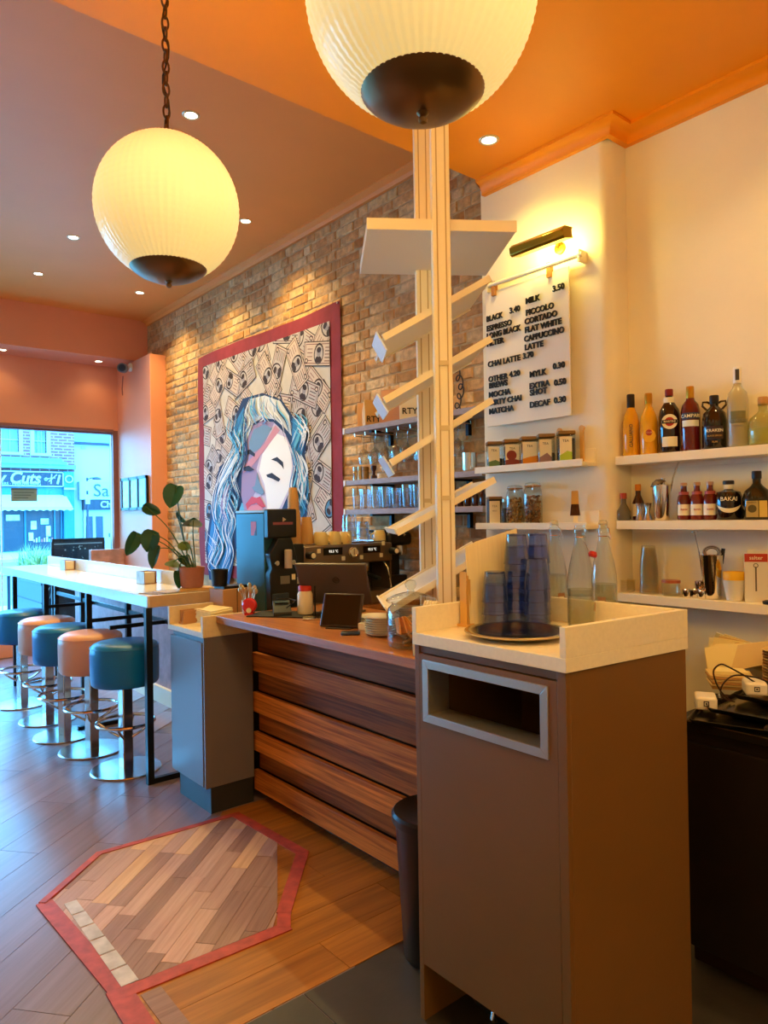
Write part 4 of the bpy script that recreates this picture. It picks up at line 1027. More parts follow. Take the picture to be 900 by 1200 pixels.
for i in range(9):
    o = G().ext([(-.13,0,0),(.12,0,0),(.14,0,.085),(-.11,0,.115)], (0,.004,0)).build('paper_bag', mat('cream_tissue', '#efdc9c', .8) if i % 3 else kraft_rim, t); o.location = (.012*((i*5) % 4-1.5),-.055+.014*i,.045); o.rotation_euler = (R(-24+5.5*i),R(-20+4.2*i),R(7*((i*3) % 4-1.5)))
t = thing('price_gun', 'dark coiled strap hanging over the front edge of the cupboard', 'strap', (2.30,.90,ZC))
G().ring((0,0,.012), .035, .008, 24, 6).build('coil', blackcap, t); G().lathe([(0,0),(.02,0),(.02,.006),(0,.008)], (.0,0,.003), 16).build('disc', gold, t)
# ================================================================ ON THE WASTE CABINET
ZB = 1.150
silver = mat('silver_tray', '#c9bda2', .16, 1.0)
t = thing('round_tray', 'round polished silver tray on the waste cabinet', 'tray', (1.572,1.312,ZB), 0)
G().lathe([(0,.002),(.106,.002),(.111,.004),(.130,.013),(.147,.015),(.149,.019),(.145,.021),(.128,.019),(.108,.008),(0,.007)], n=64).build('body', silver, t)
blueg = glass('blue_glass', '#bccdf6', .12, .03, .10, '#3f66c0')
def tumbler_proto():
    t = thing('blue_tumbler', 'x', 'tumbler', (0,0,0), 0, 'stacked blue tumblers')
    g = G(); n = 32; prof = [(.041,0),(.041,.001),(.0405,.006),(.039,.030),(.035,.058),(.032,.088),(.031,.094)]
    vs = []; fs = []
    for r, z in prof:
        for i in range(n):
            f = 1-(.030 if (i % 4 in (0,)) and .02 < z < .09 else 0)
            vs.append((r*f*math.cos(2*PI*i/n), r*f*math.sin(2*PI*i/n), z))
    for j in range(len(prof)-1):
        for i in range(n): fs.append((j*n+i,j*n+(i+1) % n,(j+1)*n+(i+1) % n,(j+1)*n+i))
    g.add(vs, fs); g.build('wall', blueg, t)
    G().lathe([(0,.088),(.0295,.088),(.031,.094),(.026,.0955),(.020,.0935),(0,.093)], n=28).build('thick_base', glass('blue_glass_base', '#7f9ee0', .14, .03, .2, '#26479a'), t)
    G().ring((0,0,.001), .041, .0013, 32, 6).build('rim', glass('blue_glass_base', '#7f9ee0', .14, .03, .2, '#26479a'), t)
    return t
pro = tumbler_proto(); first = True
STACKS = ((1.674,1.482,3,0.0,'left stack of blue tumblers, the shortest'),(1.760,1.475,6,0.10,'tallest stack of blue tumblers, leaning'),(1.765,1.390,4,0.0,'front right stack of blue tumblers'),(1.848,1.452,6,0.0,'rear stack of blue tumblers, mostly hidden'))
for x, y, n, lean, lab in STACKS:
    for k in range(n):
        zz = ZB+0.038*k
        pos = ('bottom','second','third','fourth','fifth','top')[k] if k < n-1 else 'top'
        lb = '%s upturned glass in the %s' % (pos, lab)
        if first: o = pro; o.location = (x,y,zz); o['label'] = lb; first = False
        else: o = dup(pro, (x+lean*.030*k*.5, y-lean*.03*k*.3, zz), .2*k, lb)
# swing-top water bottles
wat = glass('water', '#f1f0e4', .03, .02, .03)
def wbottle(loc, label, rz, fill, stop):
    t = thing('water_bottle', label, 'bottle', loc, rz, 'clear swing top water bottles')
    prof = [(0,.001),(.036,.001),(.040,.006),(.041,.12),(.040,.15),(.032,.195),(.020,.245),(.0155,.265),(.0155,.285),(.0185,.288),(.0185,.300),(.0150,.303),(.0150,.312)]
    G().lathe(prof, n=32).build('glass_body', clearg, t)
    G().lathe([(0,.006),(.037,.006),(.038,.12),(.037,min(fill,.15)),(0,min(fill,.15))], n=28).build('water', wat, t)
    lb = G().arcwrap(.041,.055,.080,.32,8).build('label', mat('brown_print', '#a87850', .6), t)
    G().arcwrap(.0416,.062,.068,.22,6).build('label_print', cr_ink, lb)
    c = G().tube([(.0165,0,.275),(.026,-.012,.265),(.032,-.02,.245) if stop else (.020,-.004,.30),(.030,-.028,.228) if stop else (0,0,.322)], .0016, 6)
    c.ring((0,0,.276), .0168, .0016, 20, 5); c.build('wire_clip', chrome, t)
    if stop: G().lathe([(0,0),(.012,.0),(.014,.006),(.010,.016),(0,.018)], (.030,-.034,.215), 14, axis=(.2,-.3,1)).build('stopper', mat('red_stopper', '#b52a24', .4), t)
    else: G().lathe([(0,.312),(.013,.312),(.015,.318),(.011,.328),(0,.330)], n=14).build('stopper', glass('clear_stopper', '#e8e6da', .06, .1, .3), t)
wbottle((1.815,1.265,ZB), 'water bottle in front, with red stopper hanging open at its neck', 0.6, .10, True)
wbottle((2.035,1.523,ZB-.005), 'water bottle behind the blue tumblers, left of the others', -.4, .14, False)
wbottle((2.042,1.333,ZB-.005), 'water bottle at the right, behind the raised rear edge', -1.2, .07, False)
# menu holder and napkins at the left
pap = mat('cream_menu_paper', '#efdcac', .7, noise=(14,.05), stretch=(9,9,.4))
t = thing('menu_stack', 'stack of cream pleated menus leaning behind the blue tumblers', 'menus', (1.72,1.545,ZB), 0.0)
for i in range(4):
    o = G().ext([(-.105,0,0),(.135,0,0),(.145,0,.300),(-.060,0,.262),(-.108,0,.246)], (0,.0022,0)).build('menu', pap, t, bevel=.0006); o.location = (.003*i,.003*i-.012,0); o.rotation_euler = (R(-3),0,0)
t = thing('menu_stand', 'thin wooden upright menu stand at the left rear of the waste cabinet', 'stand', (1.602,1.545,ZB), 0.2)
for i in range(3): G().box(-.006+.010*i,-.012,0,-.001+.010*i,.012,.170-.012*i).build('upright', mat('pale_wood', '#d9a858', .5), t)
G().box(-.012,-.02,0,.026,.02,.008).build('foot', mat('pale_wood', '#d9a858', .5), t)
t = thing('napkin_bundle', 'folded cream napkins standing in a low holder beside the menu stand', 'napkins', (1.545,1.600,1.06), 0.3)
for i in range(5):
    pts = []
    for j in range(13):
        a = PI*j/12; pts.append((-.006+.028*math.cos(a)*(1-.08*i), .0, .125+.045*math.sin(a)))
    inner = [(x*.55-.003, y, .05+(z-.05)*.93) for x, y, z in pts]
    o = G().ext([(-.034,0,.02)]+list(reversed(pts))+[(.022,0,.02)], (0,.006,0)).build('napkin', nap, t); o.location = (0,.010*i,0)
G().box(-.05,-.01,0,.04,.07,.075).build('holder', mat('cream_holder', '#e6cf98', .6), t, bevel=.004)
# ================================================================ ON THE BAR COUNTER
ZT = 1.005
t = thing('cookie_jar', 'large glass cookie jar with knobbed lid on the bar counter', 'jar', (1.772,1.985,ZT))
G().lathe([(0,.002),(.075,.002),(.088,.010),(.092,.03),(.092,.125),(.085,.150),(.072,.162),(.074,.170)], n=44).build('glass_body', clearg, t)
l = G().lathe([(.090,.170),(.094,.176),(.090,.183),(.060,.197),(.030,.205),(.014,.208),(.012,.216),(.020,.226),(.023,.238),(.016,.250),(0,.253)], n=40).build('glass_lid', clearg, t)
q = random.Random(4)
cook = mat('cookie_brown', '#a8702c', .8, noise=(60,.25)); choc = mat('cookie_chip', '#3a2010', .6); orang = mat('orange_wrapper', '#e8901c', .45)
for i in range(14):
    a = q.uniform(0,2*PI); r = q.uniform(0,.040); z = .016+.0065*i
    c = G().lathe([(0,0),(.030,0),(.033,.004),(.028,.009),(0,.011)], n=14).build('cookie', cook, t); c.location = (r*math.cos(a),r*math.sin(a),z); c.rotation_euler = (q.uniform(-.5,.5),q.uniform(-.5,.5),q.uniform(0,6))
    g = G()
    for k in range(5): g.ball((q.uniform(-.02,.02),q.uniform(-.02,.02),.0095), .0035, 6)
    o = g.build('chocolate_chips', choc, c)
for i in range(4):
    w = G().ext([(-.03,0,0),(.02,-.005,0),(.03,0,.05),(-.02,.004,.062)], (0,.006,0)).build('wrapper', orang, t); w.location = (-.045+.01*i,.02-.012*i,.055); w.rotation_euler = (0,.2*i,1.2+.3*i)
plate_m = mat('cream_plate', '#efe4cc', .25, coat=.3)
pp = None
def plate(loc, lab, s=1.0):
    global pp
    if pp is None:
        pp = thing('side_plate', lab, 'plate', loc, 0, 'stacked side plates')
        G().lathe([(0,0),(.045,0),(.050,.003),(.068,.010),(.072,.0125),(.0725,.014),(.066,.0125),(.048,.006),(0,.005)], n=40).build('dish', plate_m, pp)
        return pp
    return dup(pp, loc, rnd.uniform(0,6), lab, scale=(s,s,1))
for k in range(8): plate((1.862,2.268,ZT+.0095*k), '%s cream side plate up from the bar in the front stack' % ORD[k] if k not in (0,7) else ('lowest' if k == 0 else 'topmost')+' cream side plate in the front stack on the bar')
for k in range(12): plate((1.995,2.255,ZT+.0085*k), '%s cream saucer up from the bar in the stack beside the cookie jar' % ORD[k] if k not in (0,11) else ('lowest' if k == 0 else 'topmost')+' cream saucer in the stack beside the cookie jar', .78)
for k in range(4): plate((1.985,2.47,ZT+.012*k), 'wide cream plate, %s in the low stack behind the tablet' % ('lowest','second','third','topmost')[k], 1.12)
t = thing('tablet_stand', 'dark payment tablet on a wedge stand facing the customer', 'tablet', (1.835,2.53,ZT), -1.02)
dkt = mat('dark_taupe_plastic', '#3a2c28', .3)
M_ = Matrix.Translation((0,0,.006)) @ Matrix.Rotation(R(-24),4,'X')
def tl(g): g.v = [tuple(M_ @ Vector(p)) for p in g.v]; return g
tl(G().box(-.095,-.005,0,.095,.008,.155)).build('tablet', dkt, t, bevel=.005)
tl(G().box(-.083,-.0062,.010,.083,-.0050,.146)).build('screen', mat('dark_screen', '#1d1210', .12, coat=.4), t)
G().ext([(-.05,.01,.004),(-.05,.075,.004),(-.05,.045,.10)], (.10,0,0)).build('wedge', mat('grey_wedge', '#6a625c', .4), t)
G().box(-.06,-.02,0,.06,.085,.006).build('foot', dkt, t, bevel=.002)
t = thing('till_screen', 'large taupe point of sale screen seen from behind on the bar', 'till screen', (2.11,2.92,ZT), -0.98)
M_ = Matrix.Translation((0,0,.055)) @ Matrix.Rotation(R(28),4,'X')
tl(G().box(-.185,-.010,0,.185,.010,.235)).build('screen_back', mat('taupe_shell', '#4e423e', .35), t, bevel=.006)
tl(G().ring((.02,-.0115,.145), .016, .0022, 24, 6, axis=(0,1,0)).box(.012,-.0125,.143,.032,-.0105,.147)).build('emblem', mat('dark_emblem', '#241c1a', .4), t)
G().ext([(-.05,.02,0),(-.05,.10,0),(-.05,.085,.13),(-.05,.06,.13)], (.10,0,0)).build('stand', dkt, t)
G().box(-.11,-.03,0,.11,.12,.010).build('foot', dkt, t, bevel=.003)
t = thing('white_plinth_box', 'small cream card box lying behind the plates', 'box', (1.925,2.42,ZT), -.9)
G().box(-.05,-.035,0,.05,.035,.03).build('carton', whitecap, t, bevel=.002)
t = thing('blue_card_terminal', 'small blue card terminal lying beside the tablet', 'card terminal', (1.775,2.37,ZT), -.7)
G().box(-.04,-.022,0,.04,.022,.014).build('body', mat('dark_blue_plastic', '#243a5a', .3), t, bevel=.005); G().box(-.025,-.014,.014,.03,.014,.015).build('face', dkt, t)
t = thing('card_terminal', 'dark card terminal with coiled cable on a black mat', 'card terminal', (1.89,3.10,ZT+.006), -.5)
G().ext([(-.045,-.085,0),(.045,-.085,0),(.045,.085,0),(-.045,.085,0)], (0,0,.018)).ext([(-.045,-.085,.018),(-.045,.085,.018),(-.045,.085,.058),(-.045,-.02,.030)], (.09,0,0)).build('body', mat('slate_plastic', '#2c3238', .35), t, bevel=.003)
G().box(-.034,.030,.052,.034,.075,.0565).build('display', mat('blue_grey_display', '#5b7c90', .2), t)
G().tube([(.02,-.05,.034),(.05,-.07,.06),(.07,.0,.065),(.04,.06,.068),(-.02,.03,.072)], .003, 6).build('cable', blackcap, t)
tag(G().box(-.21,-.10,0,.21,.10,.006).build('counter_mat', mat('black_rubber', '#16181a', .6), loc=(1.925,3.05,ZT), rz=-.95), 'black rubber mat under the card terminal', 'mat')
t = thing('milk_jar', 'cream jar with red screw lid on the bar', 'jar', (1.975,3.015,ZT+.006))
G().lathe([(0,0),(.036,0),(.039,.006),(.039,.098),(.033,.112),(.030,.118),(0,.118)], n=30).build('body', mat('cream_jar', '#ead9b4', .4), t); G().lathe([(0,.116),(.034,.116),(.034,.138),(.031,.142),(0,.142)], n=26).build('lid', mat('bright_red_lid', '#c23324', .4), t)
t = thing('knock_stand', 'small steel counter stand beside the cream jar', 'stand', (1.93,2.86,ZT), -.6)
G().box(-.06,-.05,0,.06,.05,.008).build('base', steel, t, bevel=.002); G().box(-.004,-.004,.008,.004,.004,.16).build('post', black_steel, t)
t = thing('red_timer', 'round red timer standing beside the wooden cutlery cup', 'timer', (1.775,3.225,ZT), -.75)
redm = mat('glossy_red', '#cf2a2e', .25, coat=.4)
G().lathe([(0,-.016),(.030,-.016),(.038,-.008),(.038,.008),(.030,.016),(0,.016)], (0,0,.048), 32, axis=(0,-1,0)).build('body', redm, t); G().lathe([(0,0),(.013,0),(.013,.004),(0,.005)], (.0,-.014,.024), 18, axis=(0,-1,0)).build('dial', cr_ink, t); G().box(-.022,-.02,0,.022,.02,.012).build('foot', redm, t)
t = thing('cutlery_cup', 'cream cup of wooden stirrers and spoons on the bar end', 'cutlery cup', (1.80,3.285,ZT))
G().lathe([(0,.001),(.030,.001),(.034,.07),(.032,.07),(.028,.004),(0,.004)], n=24).build('cup', mat('beige_cup', '#cfa878', .5), t)
q = random.Random(9)
for i in range(10):
    a = q.uniform(0,6.28); dx, dy = .034*math.cos(a), .034*math.sin(a); h = q.uniform(.10,.135)
    s = G().tube([(dx*.3,dy*.3,.01),(dx*1.1,dy*1.1,h)], .0028, 6).build('spoon', mat('champagne_metal', '#cdb489', .3, .7), t)
    G().ball((dx*1.2,dy*1.2,h+.010), .011, 10, sz=1.4).build('bowl', mat('champagne_metal', '#cdb489', .3, .7), s)
t = thing('condiment_box', 'wooden condiment box behind the end cabinet', 'box', (1.93,3.72,.942), .1)
G().box(-.10,-.07,0,.10,.07,.155).build('carcass', mat('tan_board', '#b88a5e', .6), t, bevel=.002); G().box(-.008,-.0712,0,-.004,-.070,.155).build('joint', dkt, t); G().box(-.08,-.05,.155,.08,.05,.17).build('black_lid', blackcap, t)
t = thing('black_pot', 'small black pot standing on the wooden condiment box', 'pot', (1.865,3.735,1.112))
G().lathe([(0,0),(.042,0),(.050,.095),(.046,.095),(.038,.01),(0,.01)], n=24).build('body', mat('black_plastic', '#171313', .32), t)
# ================================================================ COFFEE GEAR ON THE REAR COUNTER
ZR = .942
gm = mat('grinder_teal_steel', '#1f525e', .4, .1); gb = mat('grinder_black', '#14181c', .35)
t = thing('coffee_grinder', 'tall coffee grinder with teal side and black front', 'grinder', (2.12,3.50,ZR))
G().box(-.088,.012,.0,.090,.345,.585).build('side_casing', gm, t, bevel=.006)
G().box(-.088,.012,.585,.090,.345,.600).build('top_lid', mat('pale_lid', '#9fb6b0', .3), t, bevel=.003)
f = G(); f.ext([(-.09,.012,.44),(.10,.012,.44),(.10,.012,.605),(-.09,.012,.605)], (0,-.05,0))
f.build('hopper_front', gb, t, bevel=.008)
G().ext([(-.080,.012,.0),(.095,.012,.0),(.095,.012,.20),(.085,.012,.27),(.095,.012,.33),(.06,.012,.44),(-.03,.012,.44),(-.085,.012,.35),(-.07,.012,.27),(-.085,.012,.24)], (0,-.055,0)).build('front_casing', gb, t, bevel=.006)
G().box(-.075,-.055,.035,.03,-.044,.13).build('tray_panel', mat('dark_slate', '#2d3a44', .3), t, bevel=.006)
G().lathe([(0,0),(.022,0),(.022,.10),(.018,.105),(0,.105)], (.015,-.075,.27), 18).build('portion_spout', mat('frosted_tube', '#b8a79a', .35), t)
for x, z in ((-.045,.30),(.062,.30)): G().lathe([(0,0),(.016,0),(.014,.012),(0,.014)], (x,-.045,z), 16, axis=(0,-1,0)).build('adjust_dial', steel, t)
G().box(-.02,-.0475,.18,.04,-.043,.225).build('logo_plate', mat('pewter', '#8a8a80', .35, .6), t); G().box(.055,-.0475,.20,.078,-.043,.232).build('switch', cr_ink, t)
G().box(-.03,-.05,.10,.03,-.043,.118).build('forks', steel, t)
G().box(-.06,-.041,.515,.07,-.0385,.53).build('brand_line', mat('faint_red_print', '#8a4a4a', .5), t); G().lathe([(0,0),(.016,0),(.010,.001),(0,.001)], (.012,-.039,.545), 3, axis=(0,-1,0)).build('peak_mark', mat('pale_grey', '#bdb4a2', .4), t)
st_ = G().box(-.0895,.10,.455,-.0882,.16,.535).build('sticker', mat('red_sticker', '#d0452c', .5), t, label='red and white sticker'); G().ext([(-.0902,.10,.455),(-.0902,.125,.455),(-.0902,.10,.50)], (.0005,0,0)).build('sticker_print', blackcap, st_)
G().box(.10,.0,.0,.17,.09,.40).build('dosing_column', gb, t, bevel=.004); G().box(.11,-.012,.17,.16,0,.21).build('dosing_plate', steel, t)
# espresso machine
stn = mat('warm_steel', '#8a7868', .28, .75)
t = thing('espresso_machine', 'wide two group espresso machine with gauge and dark displays', 'coffee machine', (2.63,3.80,ZR))
G().box(-.34,-.30,.265,.34,.11,.385).build('body', stn, t, bevel=.01)
G().box(-.34,-.10,.0,.34,.11,.265).build('back_casing', mat('dark_machine', '#1f1a18', .4), t, bevel=.006)
G().box(-.34,-.30,.0,.34,.0,.085).build('drip_tray', stn, t, bevel=.006)
for x in (-.338, .326): G().box(x,-.29,.085,x+.012,-.02,.265).build('side_panel', stn, t)
def ln(zc): return zc
for x0 in (-.20, .10):
    d = G().box(x0,-.306,.325,x0+.135,-.299,.368).build('display', mat('black_display', '#120e0d', .2), t)
    g = G(); text_geo(g, '93.5 °C', .022, (x0+.068,-.3075,.346), 0, .0005); g.build('display_digits', emitter('display_glow', '#e8dcc8', .8), d, smooth=False)
gau = G().lathe([(0,0),(.032,0),(.032,.010),(.028,.013),(0,.013)], (.02,-.300,.335), 28, axis=(0,-1,0)).build('gauge', mat('gauge_face', '#e0d2b0', .4), t)
G().ring((.02,-.312,.335), .031, .004, 26, 6, axis=(0,1,0)).build('gauge_bezel', chrome, gau); G().box(.018,-.3145,.32,.0215,-.3132,.357).build('gauge_needle', ink, gau)
for x, z in ((-.235,.352),(-.055,.300),(.085,.300),(.265,.380),(.245,.305)): G().box(x-.013,-.304,z-.013,x+.013,-.298,z+.013).build('button', cr_ink, t, bevel=.003)
for x in (-.31, .33):
    k = G().lathe([(0,0),(.022,0),(.022,.05),(.018,.055),(0,.055)], (x,-.300,.33), 18, axis=(0,-1,0)).build('steam_knob', gb, t); G().lathe([(0,0),(.016,0),(.014,.004),(0,.005)], (x,-.355,.33), 16, axis=(0,-1,0)).build('knob_cap', cr_ink, k)
for x in (-.15, .17):
    h = G().lathe([(0,0),(.045,0),(.048,-.02),(.045,-.06),(.03,-.065),(0,-.065)], (x,-.20,.265), 24).build('group_head', chrome, t)
    G().tube([(x,-.20,.195),(x,-.26,.185),(x,-.37,.165)], .013, 10).build('portafilter_handle', gb, h); G().lathe([(0,-.03),(.034,-.03),(.036,0),(0,0)], (x,-.20,.205), 20).build('portafilter', chrome, h)
for x in (-.29, .29): G().tube([(x,-.27,.265),(x,-.31,.22),(x+.01,-.33,.10)], .006, 8).build('steam_wand', chrome, t)
G().tube([(-.32,-.26,.392),(.32,-.26,.392),(.32,.09,.392),(-.32,.09,.392)], .005, 6, closed=True).build('cup_rail', chrome, t)
ZM = ZR+.385
pc = mat('paper_cup_tan', '#d9a868', .6)
t = thing('paper_cup_tower', 'tall tower of tan takeaway cups on the coffee machine', 'cups', (2.335,3.68,ZM))
for i in range(14):
    G().lathe([(.044,.0),(.0445,.003),(.030,.095),(0,.095)], (0,0,.0125*i), 24).build('cup', pc, t)
for i in range(6):
    G().lathe([(.034,.0),(.0345,.003),(.024,.075),(0,.075)], (0,0,.215+.0125*i), 20).build('small_cup', pc, t)
t = thing('paper_cup_tower', 'lower tower of tan takeaway cups beside the tall one', 'cups', (2.425,3.68,ZM))
for i in range(7):
    G().lathe([(.044,.0),(.0445,.003),(.032,.085),(0,.085)], (0,0,.0145*i), 24).build('cup', pc, t)
mugm = mat('yellow_cream_mug', '#e6cf8e', .3, coat=.3)
mp = None
for i, (x, y, z, lab) in enumerate(((2.425+.02,3.545,0,'cream mug left of the row on the coffee machine'),(2.545,3.55,0,'cream mug in the middle of the row on the coffee machine'),(2.50,3.64,0,'cream mug behind the front pair on the coffee machine'),
                                    (2.635,3.56,0,'cream mug next to the upturned glasses'),(2.60,3.655,0,'cream mug at the back, near the glasses'),(2.945,3.60,0,'tan mug at the right end of the coffee machine'))):
    if mp is None:
        mp = thing('cream_mug', lab, 'mug', (x,y,ZM+z), 0, 'mugs on the coffee machine')
        G().lathe([(.030,.078),(.032,.078),(.041,.050),(.042,.004),(.040,0),(.036,.004),(.036,.050)], n=28).lathe([(0,.078),(.032,.078)], n=28).build('body', mugm, mp)
        G().tube([(.040,0,.018),(.062,0,.022),(.064,0,.050),(.040,0,.060)], .0055, 8).build('handle', mugm, mp)
    else: dup(mp, (x,y,ZM+z), rnd.uniform(0,6), lab)
# upturned glasses in nested towers
gp = None
for i, (x, y, k) in enumerate(((2.715,3.60,0),(2.715,3.60,1),(2.715,3.60,2),(2.80,3.58,0),(2.80,3.58,1),(2.755,3.69,0),(2.755,3.69,1),(2.755,3.69,2),(2.85,3.66,0),(2.85,3.66,1))):
    lab = 'upturned clear glass, %s of the %s glass tower on the coffee machine' % (('lowest','second','third')[k], ('front left','','','front right','','rear','','','right end')[i] if i in (0,3,5,8) else {1:'front left',2:'front left',4:'front right',6:'rear',7:'rear',9:'right end'}[i])
    if gp is None:
        gp = thing('clear_tumbler', lab, 'glass', (x,y,ZM), 0, 'upturned glasses on the coffee machine')
        G().lathe([(.038,0),(.0385,.002),(.036,.03),(.032,.085),(.030,.092),(0,.092)], n=26).build('wall', glass('bright_glass', '#f6fbff', .16, .05), gp); G().lathe([(0,.080),(.029,.080),(.030,.091),(0,.091)], n=22).build('thick_base', glass('bright_glass', '#f6fbff', .16, .05), gp)
    else: dup(gp, (x,y,ZM+.046*k), 0.4*i, lab)
t = thing('bean_grinder', 'black bean grinder at the right of the coffee machine', 'grinder', (3.08,3.60,ZR), 0)
G().box(-.10,-.06,.36,.10,.18,.445).build('head', gb, t, bevel=.02); G().box(-.09,-.02,.0,.09,.18,.16).build('base', gb, t, bevel=.01); G().box(-.06,.03,.16,.06,.16,.36).build('column', gb, t)
G().ext([(-.085,-.02,.445),(.085,-.02,.445),(.10,-.05,.463),(-.10,-.05,.463)], (0,.20,0)).build('hopper', mat('smoked_hopper', '#1a1c22', .2), t, bevel=.004)
G().lathe([(0,0),(.014,0),(.004,.001),(0,.001)], (.03,-.062,.43), 3, axis=(0,-1,0)).build('peak_mark', mat('pale_grey', '#bdb4a2', .4), t)
G().lathe([(0,0),(.05,0),(.055,.02),(.05,.06),(0,.06)], (0,-.04,.30), 20).build('portion_bowl', steel, t)
t = thing('wall_lamp', 'small chrome spotlight on the bricks behind the bean grinder', 'spotlight', (3.18,3.30,1.57), 0)
G().lathe([(0,0),(.022,0),(.028,.09),(.026,.09),(.02,.005)], (-.08,.0,.05), 20, axis=(-.4,-.5,-.7)).build('head', chrome, t); G().tube([(0.02,0,.03),(-.04,0,.06),(-.08,0,.05)], .007, 8).build('arm', chrome, t)
# ================================================================ TAPESTRY (flat print on cloth)
ART = [('hair_shadow','navy',[(5.828,2.595),(5.466,2.597),(5.149,2.495),(4.981,2.336),(4.783,2.296),(4.742,2.168),(4.806,2.009),(4.754,1.758),(4.79,1.511),(4.962,1.344),(5.122,1.299),(5.978,1.236),(6.143,0.866),(6.565,0.889),(6.635,1.195),(6.459,1.731),(6.307,2.0),(5.992,2.1),(6.072,2.3),(5.966,2.446)]),('hair_blue','blue',[(5.942,2.419),(5.801,2.52),(5.838,2.277),(5.904,2.046),(5.959,1.858),(6.116,1.72),(6.021,1.476),(6.139,0.988),(6.516,0.994),(6.589,1.196),(6.404,1.704),(6.239,1.971),(5.952,2.085),(6.037,2.273)]),('hair_blue','blue',[(4.981,2.319),(4.791,2.281),(4.772,2.171),(4.847,2.012),(4.783,1.759),(4.819,1.532),(4.96,1.407),(4.986,1.598),(4.949,1.808),(5.001,2.024)]),('hair_light','pale',[(5.783,2.483),(5.672,2.573),(5.423,2.568),(5.17,2.485),(5.032,2.346),(4.997,2.172),(5.095,2.246),(5.257,2.34),(5.472,2.376),(5.632,2.349),(5.744,2.221),(5.851,2.16)]),('neck','sky',[(5.97,1.499),(5.867,1.641),(5.455,1.462),(5.114,1.558),(5.122,1.288),(5.979,1.212)]),('face','lilac',[(5.793,2.155),(5.633,2.326),(5.473,2.349),(5.279,2.318),(5.096,2.203),(5.0,2.066),(4.973,1.915),(5.03,1.727),(5.176,1.558),(5.403,1.446),(5.59,1.462),(5.812,1.55),(5.875,1.712),(5.848,1.947)]),('face_shade','mauve',[(5.793,2.155),(5.633,2.326),(5.473,2.349),(5.266,2.313),(5.481,2.106),(5.585,1.931),(5.535,1.792),(5.638,1.704),(5.726,1.549),(5.812,1.55),(5.875,1.712),(5.848,1.947)]),('face_tint','steelblue',[(5.62,2.29),(5.43,2.315),(5.302,2.268),(5.525,2.109),(5.687,2.076),(5.717,2.172)]),('face_light','white',[(5.473,2.06),(5.227,2.216),(5.089,2.17),(5.009,2.045),(4.993,1.917),(5.045,1.738),(5.196,1.581),(5.389,1.484),(5.415,1.652),(5.446,1.788),(5.54,1.917)]),('band','pink',[(5.25,2.289),(5.177,2.237),(5.705,1.939),(5.83,1.908),(5.818,1.969),(5.435,2.147)]),('brow','ink',[(5.326,2.0),(5.225,2.015),(5.131,1.964),(5.121,1.903),(5.161,1.938),(5.234,1.976)]),('brow_left','ink',[(5.805,2.104),(5.69,2.119),(5.599,2.07),(5.609,2.043),(5.701,2.078),(5.796,2.066)]),('eye','ink',[(5.412,1.872),(5.313,1.884),(5.176,1.824),(5.206,1.803),(5.314,1.835),(5.391,1.852)]),('eye_white','white',[(5.378,1.843),(5.297,1.83),(5.239,1.805),(5.315,1.8)]),('eye_left','ink',[(5.818,1.964),(5.713,1.972),(5.612,1.928),(5.696,1.919),(5.8,1.93)]),('nose','steelblue',[(5.558,1.907),(5.525,1.809),(5.439,1.72),(5.493,1.699),(5.609,1.735),(5.663,1.77),(5.608,1.786)]),('lips','red',[(5.781,1.624),(5.666,1.691),(5.583,1.675),(5.52,1.687),(5.425,1.594),(5.496,1.586),(5.585,1.629),(5.687,1.613),(5.754,1.572)]),('lips_low','rose',[(5.754,1.572),(5.687,1.608),(5.576,1.62),(5.469,1.581),(5.552,1.51),(5.671,1.511)])]
STRANDS = [('pale',0.02,[(5.872,2.28),(5.925,2.143),(6.107,1.987),(6.281,1.824),(6.357,1.627)]),('pale',0.014,[(5.981,1.955),(6.163,1.868),(6.273,1.725),(6.198,1.599),(6.283,1.427)]),('sky',0.018,[(5.845,2.372),(5.949,2.192),(5.881,1.997),(6.113,1.817),(5.966,1.643),(6.125,1.427)]),('navy',0.012,[(5.793,2.484),(5.846,2.325),(5.813,2.133),(5.907,1.951)]),('white',0.01,[(6.11,1.914),(6.315,1.751),(6.387,1.553),(6.328,1.352),(6.456,1.123)]),('sky',0.02,[(6.39,1.477),(6.234,1.279),(6.403,1.075),(6.299,0.93)]),('pale',0.012,[(6.069,1.573),(6.178,1.378),(6.081,1.185),(6.217,0.984)]),('navy',0.01,[(5.649,2.558),(5.722,2.452),(5.655,2.351),(5.776,2.247)]),('mauve',0.012,[(5.467,2.568),(5.514,2.483),(5.428,2.394),(5.495,2.368)]),('white',0.012,[(5.336,2.538),(5.361,2.452),(5.256,2.362)]),('navy',0.01,[(5.211,2.495),(5.192,2.409),(5.073,2.308),(5.016,2.195)]),('steelblue',0.016,[(5.58,2.56),(5.606,2.461),(5.539,2.384)]),('sky',0.016,[(4.916,2.291),(4.823,2.218),(4.882,2.14),(4.942,2.061)]),('white',0.01,[(4.859,2.263),(4.786,2.193),(4.826,2.093)]),('sky',0.018,[(4.925,1.976),(4.833,1.844),(4.913,1.701),(4.822,1.574)]),('navy',0.014,[(4.961,2.063),(4.889,1.889),(4.951,1.724),(4.879,1.554),(4.999,1.407)]),('pale',0.01,[(4.885,2.015),(4.804,1.801),(4.858,1.637)]),('white',0.008,[(6.506,1.325),(6.37,1.227),(6.486,1.072),(6.339,1.003)]),('sky',0.01,[(5.991,2.437),(6.046,2.298),(5.925,2.143),(6.106,2.011)]),('navy',0.01,[(6.009,1.861),(6.116,1.72),(5.969,1.523),(6.077,1.33)]),('pale',0.01,[(5.902,2.093),(6.033,1.91),(5.938,1.738)]),('mauve',0.014,[(6.113,1.817),(6.222,1.649),(6.123,1.5)])]
